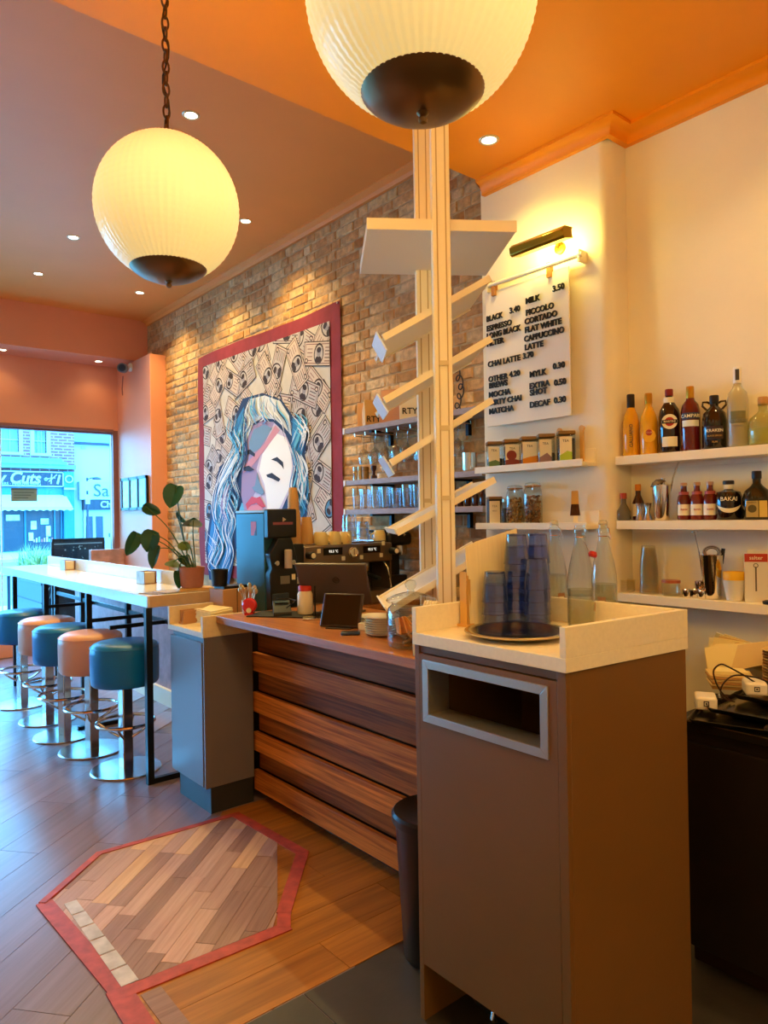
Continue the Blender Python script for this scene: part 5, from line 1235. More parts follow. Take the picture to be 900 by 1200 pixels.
PAL = {'navy':'#1c3a66','blue':'#2f7fb8','pale':'#d9dde0','sky':'#5fb4d8','lilac':'#c9bcd4','mauve':'#9a86ad','steelblue':'#6f8fb0','white':'#ece9ea','pink':'#c9899a','ink':'#22263c','red':'#c94a5e','rose':'#d98494'}
PM = {k: mat('print_'+k, v, 0.85) for k, v in PAL.items()}
maroon = mat('maroon_cloth', '#8a2c3a', 0.9, noise=(8,0.12), bump=(150,0.1))
canvas = mat('print_canvas', '#c9bfb4', 0.9, noise=(10,0.06))
t = thing('wall_tapestry', 'large cloth tapestry with maroon border and a blue toned portrait among banknotes', 'tapestry', (3.19,5.55,0.93))
g = G(); NY, NZ = 36, 30; vs = []; fs = []
for j in range(NZ+1):
    for i in range(NY+1):
        u, v = i/NY, j/NZ
        y = 4.313+(6.783-4.313)*u + (0.02*math.sin(v*7)*(1-v) if u > .95 else 0)
        z = 0.93+(3.135-0.93)*v + (-.012*math.sin(u*PI*2.0) if v > .97 else 0)
        edge = max(0, abs(u-.5)*2-.88)/.12 + max(0, abs(v-.5)*2-.88)/.12
        vs.append((3.1795-0.004*edge*math.sin(u*23)*math.cos(v*19), y, z))
for j in range(NZ):
    for i in range(NY): fs.append((j*(NY+1)+i, j*(NY+1)+i+1, (j+1)*(NY+1)+i+1, (j+1)*(NY+1)+i))
g.add(vs, fs); cloth = g.build('border_cloth', maroon, t, W=True)
PIC = [(4.450,1.05),(6.655,1.05),(6.645,3.030),(4.445,3.005)]
x0 = 3.1735
pan = G().flat([(x0,a,b) for a, b in PIC]).build('printed_panel', canvas, t, W=True)
note_ms = [mat('note_paper', '#cbb9ac', .85), mat('note_paper_b', '#b9b0ae', .85), mat('note_ink', '#33262e', .85), mat('note_line', '#74424c', .85), mat('note_face', '#8f8a94', .85), mat('note_blue', '#4f86a8', .85)]
g = G(); q = random.Random(21); n = 0
def put(poly, x, mi):
    w = clip_in(poly, PIC)
    if len(w) >= 3: g.flat([(x,a,b) for a, b in w], mi)
for r_ in range(9):
    for c_ in range(8):
        cy = 4.55+c_*.295+q.uniform(-.09,.09); cz = 1.12+r_*.235+q.uniform(-.07,.07); an = q.choice((-1,1))*q.uniform(.15,1.2)+(PI/2 if q.random() < .25 else 0)
        if 5.0 < cy < 5.8 and cz < 2.35: continue
        n += 1; x = x0-.0004-.00022*(n % 24)
        ca, sa = math.cos(an), math.sin(an)
        T_ = lambda a, b: (cy-(a*ca-b*sa), cz+a*sa+b*ca)
        rect = lambda a0,b0,a1,b1: [T_(a0,b0),T_(a0,b1),T_(a1,b1),T_(a1,b0)]
        ell = lambda ca_, cb_, ra, rb: [T_(ca_+ra*math.cos(-2*PI*k/16), cb_+rb*math.sin(-2*PI*k/16)) for k in range(16)]
        W2, H2 = .215, .098
        put(rect(-W2,-H2,W2,H2), x, 2); put(rect(-W2+.008,-H2+.008,W2-.008,H2-.008), x-.00004, q.choice((0,0,1)))
        put(rect(-W2+.022,-H2+.020,W2-.022,H2-.020), x-.00008, 3); put(rect(-W2+.028,-H2+.026,W2-.028,H2-.026), x-.00012, q.choice((0,1)))
        for k in range(4): put(rect(-W2+.05,-.055+.03*k,-.09,-.049+.03*k), x-.00014, 3)
        for k in range(5): put(rect(.085,-.06+.026*k,W2-.04,-.053+.026*k), x-.00014, 2 if k % 2 else 3)
        put(ell(0,0,.068,.084), x-.00015, 2); put(ell(0,-.004,.056,.072), x-.00017, 5 if cz < 1.7 else 1); put(ell(0,.012,.028,.038), x-.00019, 4); put(ell(0,-.045,.044,.028), x-.00018, 2)
        put(ell(0,.030,.032,.022), x-.0002, 2)
        for sx in (-1,1):
            put(ell(sx*(W2-.045),sx*.055,.026,.020), x-.00016, 2); put(ell(sx*(W2-.045),sx*.055,.016,.012), x-.0002, 0)
g.build('printed_banknotes', note_ms, t, W=True, smooth=False, kind='stuff')
for i, (nm, c, pts) in enumerate(ART):
    x = 3.1675-.0006*i
    G().flat([(x,a,b) for a, b in pts]).build('printed_'+nm, PM[c], pan, W=True, smooth=False)
def smooth_path(P, k=6):
    out = []
    for i in range(len(P)-1):
        p0, p1, p2, p3 = P[max(i-1,0)], P[i], P[i+1], P[min(i+2,len(P)-1)]
        for s in range(k):
            u = s/k
            out.append(tuple(.5*(2*p1[d]+(p2[d]-p0[d])*u+(2*p0[d]-5*p1[d]+4*p2[d]-p3[d])*u*u+(3*p1[d]-p0[d]-3*p2[d]+p3[d])*u**3) for d in range(len(p1))))
    return out+[P[-1]]
gs = {}
def ribbon(g, P, w, x):
    P = smooth_path(P); n = len(P); vs = []
    for i, (a, b) in enumerate(P):
        d = Vector((P[min(i+1,n-1)][0]-P[max(i-1,0)][0], P[min(i+1,n-1)][1]-P[max(i-1,0)][1])); d.normalize()
        h = w/2*math.sin(PI*min(max((i+.6)/n,.04),.96))
        vs += [(x,a-d.y*h,b+d.x*h),(x,a+d.y*h,b-d.x*h)]
    g.add(vs, [(2*i,2*i+1,2*i+3,2*i+2) for i in range(n-1)])
q = random.Random(5); kx = 0
for c, w, P in STRANDS:
    for rep in range(8):
        oy, oz = q.uniform(-.09,.07)*(rep > 0), q.uniform(-.07,.07)*(rep > 0)
        cc = c if rep in (0,2,5) else q.choice(('pale','sky','navy','blue','white'))
        kx += 1
        ribbon(gs.setdefault(cc, G()), [(a+oy,b+oz) for a, b in P], w*1.7*(1 if rep == 0 else q.uniform(.35,.9)), 3.1565-.00006*kx)
for cc, gg in gs.items(): gg.build('printed_hair_strand', PM[cc], pan, W=True, smooth=False, kind='stuff')
G().cyl((3.186,4.335,3.12),.008,.02,10,axis=(-1,0,0)).build('pin', steel, t, W=True)

# ================================================================ SHELVES ON THE BRICKS
shelf_w = mat('weathered_shelf', '#9a8478', .5, noise=(20,.15), stretch=(6,1,6)); cap_m = mat('pale_end_cap', '#ece4da', .4)
def brick_shelf(z, y0, y1, label, xf=2.96):
    t = thing('glass_shelf', label, 'shelf', (3.1,(y0+y1)/2,z-.035))
    G().box(xf,y0,z-.035,3.188,y1,z).build('shelf_board', shelf_w, t, W=True, bevel=.002)
    G().box(xf-.004,y1-.002,z-.040,xf+.03,y1+.018,z+.004).build('end_cap', cap_m, t, W=True, bevel=.002)
    for yy in (y1-.25, y0+.3):
        G().box(3.16,yy-.012,z-.13,3.188,yy+.012,z-.035).box(xf+.03,yy-.012,z-.047,3.188,yy+.012,z-.035).build('bracket', black_steel, t, W=True)
    return t
b1 = brick_shelf(2.112, 2.70, 3.985, 'top shelf on the bricks with coffee bags above and stemware hung below')
brick_shelf(1.748, 2.70, 3.985, 'middle shelf on the bricks with small grinders and tins')
brick_shelf(1.546, 2.70, 3.990, 'lowest shelf on the bricks carrying tall glasses')
for k in range(9):
    y = 3.90-.115*k
    G().tube([(2.985,y,2.072),(2.985,y,2.052),(3.17,y,2.052),(3.17,y,2.072)], .004, 6).build('hanging_rail', chrome, b1, W=True)
wg = None; nn = 0
stemg = glass('stemware_glass', '#f0f2ee', .18, .05)
for col in range(8):
    for row in range(2):
        x = 3.02+.10*row; y = 3.845-.115*col
        lab = '%s wine glass from the left hung in the %s row under the top brick shelf' % (ORD[col], ('front','rear')[row])
        if wg is None:
            wg = thing('wine_glass', lab, 'wine glass', (x,y,2.058), 0, 'stemware hung under the top shelf')
            G().lathe([(0,.006),(.030,.005),(.034,.0035),(.034,.002),(.010,0),(.004,-.006),(.0035,-.09),(.008,-.098),(.028,-.115),(.038,-.145),(.037,-.175),(.031,-.205)], n=24).build('bowl_and_stem', stemg, wg)
        else: dup(wg, (x+rnd.uniform(-.006,.006),y+rnd.uniform(-.008,.008),2.058), 0, lab, scale=(1,1,1 if (col+row) % 3 else .88))
tg = None
for i in range(9):
    for row in range(2):
        y = 3.93-.105*i+.03*row; x = 3.02+.085*row
        lab = '%s tall clear glass from the left in the %s row on the lowest brick shelf' % (ORD[i], ('front','rear')[row])
        if tg is None:
            tg = thing('tall_glass', lab, 'glass', (x,y,1.546), 0, 'tall glasses on the lowest shelf')
            G().lathe([(0,.002),(.026,.002),(.028,.01),(.034,.145),(.033,.146)], n=22).build('wall', glass('bright_glass', '#f6fbff', .16, .05), tg); G().lathe([(0,.003),(.025,.003),(.026,.014),(0,.014)], n=18).build('thick_base', glass('bright_glass', '#f6fbff', .16, .05), tg)
        else: dup(tg, (x,y,1.546), .3*i, lab, scale=(1,1,(1,.92,1.04)[i % 3]))
for i, (y, h, r, m, nm, lab) in enumerate(((3.945,.098,.016,'chrome','pepper_mill','slim steel mill at the left of the middle brick shelf'),(3.89,.098,.019,'brass','spice_tin','brassy cylinder second on the middle brick shelf'),(3.83,.092,.024,'wood','pepper_mill','wide wooden mill on the middle brick shelf'),(3.74,.098,.022,'dark','tamper','dark turned tamper on the middle brick shelf'),(3.68,.034,.014,'white','egg_cup','small white cup on the middle brick shelf'))):
    t = thing(nm, lab, 'mill' if i in (0,2) else ('tin' if i == 1 else ('tamper' if i == 3 else 'cup')), (3.02,y,1.748))
    mm = {'chrome':steel,'brass':mat('champagne_metal', '#cdb489', .3, .7),'wood':lidw,'dark':mat('dark_turned_wood', '#3a1c14', .35),'white':cap_m}[m]
    if m == 'dark': G().lathe([(0,0),(r,0),(r,.02),(r*.5,.03),(r*.4,.05),(r*.9,.07),(r*.9,.09),(0,.098)], n=20).build('body', mm, t)
    else: G().lathe([(0,0),(r,0),(r,h*.6),(r*.85,h*.64),(r,h*.7),(r,h*.97),(0,h)], n=20).build('body', mm, t)
t = thing('steel_beaker', 'steel beaker on the middle brick shelf right of the white posts', 'beaker', (3.03,2.86,1.748)); G().lathe([(0,.002),(.04,.002),(.042,.01),(.044,.11),(.042,.11),(.038,.01),(0,.01)], n=24).build('body', chrome, t)
for i in range(5):
    t = thing('small_bottle', '%s small dark bottle from the left, right of the posts on the lowest shelf' % ORD[i], 'bottle', (3.03,3.00-.06*i,1.546), 0, 'small bottles right of the posts')
    G().lathe([(0,0),(.016,0),(.018,.004),(.018,.06),(.008,.08),(.008,.10),(0,.10)], n=16).build('body', tinto, t); G().lathe([(0,.099),(.009,.099),(.009,.115),(0,.116)], n=12).build('cap', cap_m, t)
def bag(y, h, w, d, m, label, txt=None, turn=0.0, lean=0.0, bx=3.055):
    t = thing('coffee_bag', label, 'coffee bag', (bx,y,2.112), facecam(3.05,y)+turn, 'coffee bags on the top shelf')
    a, b = w/2, d/2; vs = [(-a,-b,0),(a,-b,0),(a,b,0),(-a,b,0),(-a*1.04,-b*1.02,h*.55),(a*1.04,-b*1.02,h*.55),(a*1.04,b*1.02,h*.55),(-a*1.04,b*1.02,h*.55),(-a*.96,-.006+lean,h*.92),(a*.96,-.006+lean,h*.92),(a*.96,.006+lean,h*.92),(-a*.96,.006+lean,h*.92),(-a*.96,-.003+lean,h),(a*.96,-.003+lean,h),(a*.96,.003+lean,h),(-a*.96,.003+lean,h)]
    fs = [(0,3,2,1),(12,13,14,15)]
    for L in range(3):
        for i in range(4): fs.append((L*4+i,L*4+(i+1) % 4,L*4+4+(i+1) % 4,L*4+4+i))
    G().add(vs, fs).build('body', m, t, bevel=.002)
    if txt:
        g = G(); text_geo(g, txt, .055, (0,-b-.003,h*.22), 0, .001, .001, smax=w*.9); g.build('bag_lettering', ink, t, smooth=False)
    return t
bag(3.915, .180, .055, .06, mat('bag_cream_pink', '#e0b08a', .6), 'slim cream and pink coffee bag at the left of the top brick shelf')
bag(3.745, .175, .115, .07, mat('bag_kraft', '#cfa468', .6), 'kraft coffee bag with dark lettering on the top brick shelf', 'RTY', .3, 0, 3.015)
bag(3.795, .215, .085, .05, mat('bag_rust', '#b8684a', .6), 'rust coloured coffee bag behind the kraft one', None, .8, 0, 3.12)
bag(3.565, .225, .175, .08, mat('bag_copper', '#c08a70', .4, .2), 'broad copper pink coffee bag on the top brick shelf', None, -.3)
bag(3.405, .245, .13, .075, mat('bag_white', '#ddd4cc', .5), 'white coffee bag with black lettering beside the rear white post', 'RTY')
t = thing('wire_script_sign', 'curly black wire script hanging on the bricks between post and menu board', 'sign', (3.17,3.07,2.29))
cv = []
for i in range(140):
    u = i/139; cv.append((0, .022*math.cos(u*2*PI*6)+.018*math.sin(u*9), .17-.34*u+.030*math.sin(u*2*PI*6)))
G().tube(cv, .0045, 6).build('script', mat('grey_wire', '#2a2018', .5), t)
G().tube([(0.012,-.03,.14),(0.012,.03,.14)], .004, 6).build('hanger', black_steel, t)

# ================================================================ PLANT
leafm = mat('dark_green_leaf', '#2f6148', .35, noise=(9,.2)); leafm2 = mat('yellow_green_leaf', '#7d9a50', .4, noise=(9,.15)); stemm = mat('green_stem', '#4f6a3c', .5)
t = thing('potted_plant', 'leafy plant with heart shaped leaves in a terracotta pot', 'plant', (1.832,4.03,1.086))
G().lathe([(0,0),(.058,0),(.066,.012),(.076,.118),(.078,.124),(.072,.124),(.066,.108),(0,.108)], n=36).build('pot', mat('terracotta', '#b5735a', .7, noise=(20,.08)), t)
G().lathe([(0,.110),(.067,.108)], n=24).build('soil', mat('soil', '#2c2018', .95, noise=(60,.4)), t)
def leaf(p, w, h, roll, tilt, m=None, yaw=0.0):
    """heart outline w x h; base notch at the top, tip down; rolled in its plane and tilted away"""
    M = Matrix.Translation(Vector(p)-Vector((1.832,4.03,1.086))) @ Matrix.Rotation(-R(40)+yaw,4,'Z') @ Matrix.Rotation(tilt,4,'X') @ Matrix.Rotation(roll,4,'Y')
    half = [(0,.36),(.14,.47),(.30,.47),(.44,.36),(.50,.18),(.48,-.02),(.40,-.20),(.26,-.36),(.12,-.46),(0,-.52)]
    vs = [M @ Vector((0, .02*1, .36*h))]; vs = []
    n = len(half)
    for s in (1,-1):
        for a, b in half: vs.append(M @ Vector((s*a*w, -.18*w*(abs(a)*2)**1.6+.10*h*(b*b), b*h)))
    fs = []
    mid = len(vs)
    for k in range(n): vs.append(M @ Vector((0, .10*h*half[k][1]**2+.01, half[k][1]*h)))
    for s in (0,1):
        for k in range(n-1):
            q4 = (mid+k, s*n+k, s*n+k+1, mid+k+1)
            fs.append(q4 if s else q4[::-1])
    o = G().add(vs, fs).build('leaf', m or leafm, t)
    return M @ Vector((0,0,.34*h))
base = Vector((0,0,.11))
for p, w, h, roll, tilt, m, yaw, bend in (((1.742,4.077,1.639),.125,.15,.25,-.25,None,0,.05),((1.642,4.160,1.559),.075,.125,-1.1,.5,None,.6,.0),((1.775,4.052,1.510),.05,.12,-.9,.3,None,-.9,.02),((1.823,4.010,1.473),.12,.15,.3,1.25,None,.2,.05),
      ((1.550,4.238,1.356),.085,.155,.45,.0,None,.5,.0),((1.633,4.169,1.370),.115,.14,.35,.1,None,.0,.02),((1.652,4.154,1.277),.085,.15,.25,-.1,None,-.4,.03),((1.794,4.035,1.336),.08,.07,-.3,.6,leafm2,0,.0),
      ((1.789,4.040,1.249),.075,.07,.5,.5,None,-.3,.0),((1.755,4.055,1.137),.05,.115,-.1,.0,None,.4,.06),((1.738,4.082,1.229),.10,.07,.4,.9,leafm2,0,.0)):
    tip = leaf(p, w, h, roll, tilt, m, yaw)
    b0 = base+Vector((rnd.uniform(-.02,.02),rnd.uniform(-.02,.02),0)); midp = (b0+tip)/2+Vector((rnd.uniform(-.02,.02),rnd.uniform(-.02,.02),.05))
    G().tube(smooth_path([tuple(b0),tuple(midp),tuple(tip)], 6), .0045, 6, r1=.0026).build('stem', stemm, t)
t = thing('board_pile', 'two tan wooden boards under the plant pot', 'boards', (1.855,4.03,1.065), -.3)
G().box(-.11,-.07,0,.11,.07,.010).build('board', ply, t, bevel=.002); G().box(-.10,-.065,.010,.095,.06,.020).build('board', mat('pale_wood', '#d9a858', .5), t, bevel=.002)

# ================================================================ FAR END
t = thing('triple_picture', 'dark triple picture frame on the coral pillar', 'picture frame', (3.012,8.10,1.80), -PI/2)
W3, H3 = .40, .19
G().box(-W3,-.02,-H3,W3,-.012,H3).build('backing', mat('frame_black', '#1a2028', .4), t)
for i in range(4):
    x = -W3+(2*W3-.03)*i/3; G().box(x,-.035,-H3,x+.03,-.012,H3).build('upright', mat('frame_black', '#1a2028', .4), t)
for z in (-H3, H3-.03): G().box(-W3,-.035,z,W3,-.012,z+.03).build('crosspiece', mat('frame_black', '#1a2028', .4), t)
for i in range(3):
    x = -W3+.03+(2*W3-.03)*i/3; G().box(x,-.023,-H3+.03,x+(2*W3-.03)/3-.03,-.020,H3-.03).build('print', mat('pale_blue_print_'+str(i), ('#b9bfd8','#a8c9e6','#8fc0e8')[i], .25, noise=(14,.2)), t)
t = thing('security_camera', 'small round security camera in the corner under the coral beam', 'camera', (2.985,8.20,3.25))
G().lathe([(0,0),(.05,0),(.05,.02),(0,.025)], (.03,0,.02), 20, axis=(-1,0,0)).build('wall_plate', cap_m, t)
G().tube([(.02,0,.02),(-.03,-.03,0)], .016, 10).build('arm', cap_m, t)
h = G().lathe([(0,-.06),(.045,-.05),(.055,-.02),(.055,.05),(.04,.055),(0,.05)], (-.08,-.05,-.01), 24, axis=(-.55,-.8,-.1)).build('housing', mat('camera_grey', '#6a7480', .35), t)
G().lathe([(0,.0),(.042,0),(.040,.006),(0,.008)], (-.108,-.092,-.015), 24, axis=(-.55,-.8,-.1)).build('lens_face', mat('camera_lens', '#1c2c4a', .15), h)
tag(G().tube([(2.99,8.40,3.20),(2.985,8.42,3.05),(3.0,8.45,2.98)], .006, 6).build('camera_cable', mat('red_cable', '#8a3a34', .5)), 'short cable hanging below the security camera', 'cable')

# ================================================================ OUTSIDE
asphalt = mat('asphalt', '#7a8288', .8, noise=(3,.1)); slab = mat('paving', '#b9c4c6', .8, noise=(2,.08))
struct(G().box(-30,8.9,-.30,60,14.5,-.05), 'pavement', slab); struct(G().box(-40,14.5,-.35,80,32,-.17), 'road', asphalt); struct(G().box(-40,32,-.30,80,42,-.05), 'pavement_far', slab)
KF = 2.105
fx = lambda x: x*KF
fz = lambda z: 1.5+(z-1.5)*KF
YF = 40.0
bm_ = bpy.data.materials.new('far_brick'); bm_.use_nodes = True; nt = bm_.node_tree
bt = nt.nodes.new('ShaderNodeTexBrick'); tc = nt.nodes.new('ShaderNodeTexCoord'); mp = nt.nodes.new('ShaderNodeMapping'); mp.inputs['Rotation'].default_value = (PI/2,0,0)
bt.inputs['Color1'].default_value = lin('#6a363e'); bt.inputs['Color2'].default_value = lin('#7c444c'); bt.inputs['Mortar'].default_value = lin('#a09490'); bt.inputs['Scale'].default_value = 1.0
bt.inputs['Brick Width'].default_value = .46; bt.inputs['Row Height'].default_value = .16; bt.inputs['Mortar Size'].default_value = .022
nt.links.new(tc.outputs['Object'], mp.inputs[0]); nt.links.new(mp.outputs[0], bt.inputs[0]); nt.links.new(bt.outputs[0], nt.nodes['Principled BSDF'].inputs['Base Color'])
trimw = mat('far_white_trim', '#a2aaa8', .6); navy = mat('fascia_navy', '#0a2136', .5); fblue = mat('shopfront_blue', '#1c6a88', .5); fdark = mat('shop_interior_dark', '#0e2c40', .3); curt = mat('net_curtain', '#7c989e', .8, noise=(6,.25), stretch=(8,8,.5))
t = thing('barber_shop', 'brick shop across the street with navy fascia reading Cuts and a white awning', 'building', (8,YF,-.05))
B = lambda x0,z0,x1,z1,y0,y1: G().box(fx(x0),YF+y0,fz(z0),fx(x1),YF+y1,fz(z1))
wx0, wx1 = -1.0, 5.495
# wall with openings left for two upper windows
w1 = (3.66,4.20,3.19,3.80); w2 = (4.55,4.83,3.19,3.80)
g = G()
def addb(g, x0, z0, x1, z1, y0=0, y1=.35): g.box(fx(x0),YF+y0,fz(z0),fx(x1),YF+y1,fz(z1))
addb(g,wx0,3.80,wx1,4.9); addb(g,wx0,2.74,wx1,3.19); addb(g,wx0,3.19,w1[0],3.80); addb(g,w1[1],3.19,w2[0],3.80); addb(g,w2[1],3.19,wx1,3.80)
g.build('upper_wall', bm_, t, W=True)
for (a, b, c, d) in (w1, w2):
    g = G(); addb(g,a-.10,c-.07,b+.10,c,-.12,.1); addb(g,a-.10,d,b+.10,d+.08,-.08,.1); addb(g,a-.09,c,a,d,-.06,.1); addb(g,b,c,b+.09,d,-.06,.1)
    f = g.build('window_surround', trimw, t, W=True)
    G().box(fx(a),YF+.20,fz(c),fx(b),YF+.24,fz(d)).build('pane', curt, f, W=True)
    g = G(); m_ = (c+d)/2; addb(g,a,m_-.012,b,m_+.012,.12,.2)
    for k in (1,2): addb(g,a+(b-a)*k/3-.006,c,a+(b-a)*k/3+.006,d,.13,.2)
    g.build('glazing_bar', trimw, f, W=True)
g = G(); addb(g,wx0,2.98,wx1-.35,3.06,-.35,0); addb(g,wx0,2.90,wx1-.25,2.98,-.5,0); addb(g,wx0,2.80,wx1-.02,2.90,-.4,0)
g.build('cornice', mat('far_cornice', '#62909c', .6), t, W=True)
G().box(fx(wx0),YF-.25,fz(2.34),fx(5.19),YF,fz(2.74)).build('fascia', navy, t, W=True)
g = G(); addb(g,wx0,2.70,5.19,2.725,-.30,-.25); addb(g,wx0,2.35,5.19,2.372,-.30,-.25); addb(g,5.165,2.35,5.19,2.725,-.30,-.25)
g.build('fascia_border', trimw, t, W=True)
g = G(); text_geo(g, 'New Cuts', .82, (0,0,0), 0, .03, .02, 'RIGHT', shear=.25, sx=.93); g.v = [(v[0]+fx(4.64),v[1]+YF-.27,v[2]+fz(2.545)) for v in g.v]; g.build('fascia_lettering', trimw, t, W=True, smooth=False)
g = G(); text_geo(g, 'BARBERS · HAIRDRESSING', .20, (0,0,0), 0, .03, 0, 'RIGHT'); g.v = [(v[0]+fx(4.66),v[1]+YF-.27,v[2]+fz(2.412)) for v in g.v]; g.build('fascia_small_lettering', trimw, t, W=True, smooth=False)
g = G()
cx, cz = fx(4.90), fz(2.545)
g.tube([(cx-.12,YF-.28,cz-.14),(cx+.28,YF-.28,cz+.24)], .028, 6); g.tube([(cx-.02,YF-.29,cz-.26),(cx+.02,YF-.29,cz+.26)], .028, 6); g.obox((cx+.36,YF-.28,cz-.02),(.10,.03,.50),ry=.25); g.tube([(cx-.30,YF-.28,cz+.0),(cx+.2,YF-.28,cz+.06)], .025, 6)
g.ring((cx-.26,YF-.28,cz-.02),.07,.02,16,6,axis=(0,1,0)); g.build('scissor_emblem', trimw, t, W=True)
G().box(fx(wx0),YF-.15,fz(2.15),fx(5.19),YF,fz(2.34)).build('blind_box', fblue, t, W=True)
G().ext([(fx(wx0),YF-.15,fz(2.15)),(fx(wx0),YF-1.35,fz(1.84)),(fx(wx0),YF-1.35,fz(1.80)),(fx(wx0),YF-.15,fz(2.09))], (fx(5.25)-fx(wx0),0,0)).build('awning', mat('white_canvas', '#b4b8b2', .8), t, W=True)
g = G()
for k in range(28):
    x = fx(1.0)+(fx(5.27)-fx(1.0))*k/28; w = (fx(5.27)-fx(1.0))/28; g.flat([(x,YF-1.36,fz(1.81)),(x+w,YF-1.36,fz(1.81)),(x+w,YF-1.36,fz(1.775)),(x+w*.5,YF-1.36,fz(1.745)),(x,YF-1.36,fz(1.775))])
g.build('awning_valance', mat('white_canvas', '#b4b8b2', .8), t, W=True)
g = G(); addb(g,5.19,.75,5.44,2.74,-.28,.1); g.build('pilaster', fblue, t, W=True)
G().lathe([(fx(.07),-.05),(fx(.10),-.05),(fx(.10),.05),(fx(.07),.05)], (fx(5.315),YF-.3,fz(2.55)), 20, axis=(0,-1,0)).build('corbel_arch', trimw, t, W=True)
g = G(); addb(g,5.19,2.28,5.46,2.33,-.4,0); g.build('corbel_band', trimw, t, W=True)
g = G(); addb(g,wx0,.75,5.19,1.80,.05,.3); g.build('shop_window', fdark, t, W=True)
for x in (3.80,4.30,4.98,5.14):
    g = G(); addb(g,x,.75,x+.035,1.78,-.05,.1); g.build('shop_mullion', fblue, t, W=True)
for (a,b,c,d) in ((4.68,1.42,4.86,1.56),(4.80,1.12,4.90,1.38),(4.45,1.30,4.58,1.5),(3.9,1.52,4.2,1.66),(4.4,1.02,4.5,1.22)):
    g = G(); addb(g,a,b,c,d,-.0,.06); g.build('window_poster', mat('poster_pale', '#cfe0e2', .6, noise=(3,.4)), t, W=True)
for k in range(8):
    g = G(); addb(g,4.50+.06*k,.98,4.535+.06*k,1.05+.03*(k % 3),-.02,.05); g.build('window_display', mat('display_'+str(k % 4), ('#c98a92','#d9d2c0','#7fa6a0','#b5606a')[k % 4], .6), t, W=True)
g = G(); addb(g,wx0,.62,wx1,.78,-.1,.3); g.build('stall_riser', fblue, t, W=True)
G().box(fx(wx0),YF+.35,-.05,fx(wx1),YF+4,fz(4.9)).build('body', bm_, t, W=True)
t = thing('white_salon', 'white rendered salon across the street with a pale sign band and white doors', 'building', (12.5,YF+.2,-.05))
rend = mat('white_render', '#aab0ac', .8)
G().box(fx(5.50),YF+.3,-.05,fx(8.2),YF+5,fz(3.47)).build('rendered_wall', rend, t, W=True)
G().box(fx(5.497),YF+.1,fz(3.47),fx(8.2),YF+5,fz(3.53)).build('gutter', navy, t, W=True)
G().ext([(fx(5.497),YF+.15,fz(3.53)),(fx(5.497),YF+4.5,fz(4.1)),(fx(5.497),YF+4.5,fz(3.53))], (fx(2.7),0,0)).build('slate_roof', mat('far_slate', '#3f6c84', .6, noise=(6,.3), stretch=(1,4,4)), t, W=True)
g = G(); addb(g,5.70,3.36,5.81,3.42,.24,.3); g.build('wall_vent', mat('vent_grey', '#8aa0a4', .6), t, W=True)
G().box(fx(5.60),YF-.1,fz(2.04),fx(7.6),YF+.3,fz(2.50)).build('sign_band', trimw, t, W=True)
g = G(); text_geo(g, 'Salon', .98, (0,0,0), 0, .02, 0, 'LEFT'); g.v = [(v[0]+fx(5.93),v[1]+YF-.12,v[2]+fz(2.26)) for v in g.v]; g.build('sign_lettering', mat('grey_sign_ink', '#2c464c', .6), t, W=True, smooth=False)
G().box(fx(5.70),YF-.12,fz(1.77),fx(7.6),YF+.3,fz(2.03)).build('name_board', navy, t, W=True)
g = G(); text_geo(g, 'Charm', .50, (0,0,0), 0, .02, .01, 'LEFT'); g.v = [(v[0]+fx(6.10),v[1]+YF-.14,v[2]+fz(1.90)) for v in g.v]; g.build('board_lettering', trimw, t, W=True, smooth=False)
d = G(); addb(d,5.72,.62,6.50,1.77,.1,.3); dr = d.build('door', trimw, t, W=True)
for a, b in ((5.776,5.94),(6.02,6.20)):
    g = G(); addb(g,a,.95,b,1.60,.06,.1); g.build('door_pane', fdark, dr, W=True)
g = G(); addb(g,6.35,1.05,6.37,1.15,.04,.1); g.build('door_handle', navy, dr, W=True)
t = thing('street_lamp', 'dark street lamp post between the two shops', 'street lamp', (fx(5.60),38.6,-.05))
G().lathe([(0,0),(.12,0),(.10,1.2),(.06,1.3),(.05,3.78),(0,3.8)], n=12).build('post', navy, t); G().tube([(0,0,3.70),(.20,-.1,3.78),(.42,-.1,3.80)], .03, 6).build('arm', navy, t); G().lathe([(0,.12),(.16,.08),(.24,0),(.22,-.02),(0,.02)], (.46,-.1,3.72), 16).build('lamp_head', navy, t)
for z in (2.4,3.1): G().box(-.12,-.1,z,.10,-.06,z+.5).build('notice', trimw, t)
# planter, barrier, cafe tables close outside the glass
t = thing('street_planter', 'dark planter box with pale grass just outside the shop window', 'planter', (2.45,9.9,-.05))
plb = mat('planter_blue_black', '#1d3a4c', .4)
G().box(2.27,9.22,-.05,2.52,10.6,.735).build('box', plb, t, W=True, bevel=.004)
for z in (.25,.5): G().box(2.262,9.22,z,2.27,10.6,z+.012).build('board_joint', navy, t, W=True)
G().box(2.255,9.20,.72,2.535,10.62,.75).build('rim', plb, t, W=True, bevel=.004)
g = G()
for a, b in (((2.33,.62),(2.36,.70)),((2.36,.56),(2.385,.66)),((2.395,.55),(2.40,.66)),((2.42,.56),(2.45,.62)),((2.45,.54),(2.46,.66)),((2.30,.48),(2.33,.52))): g.tube([(a[0],9.214,a[1]),(b[0],9.214,b[1])], .005, 5)
g.build('chalk_writing', trimw, t, W=True)
q = random.Random(8); g = G(); gm_ = [mat('straw_grass', '#b9c27a', .8), mat('pale_grass', '#8fb07a', .8), mat('blue_grass', '#5a8a7a', .8)]
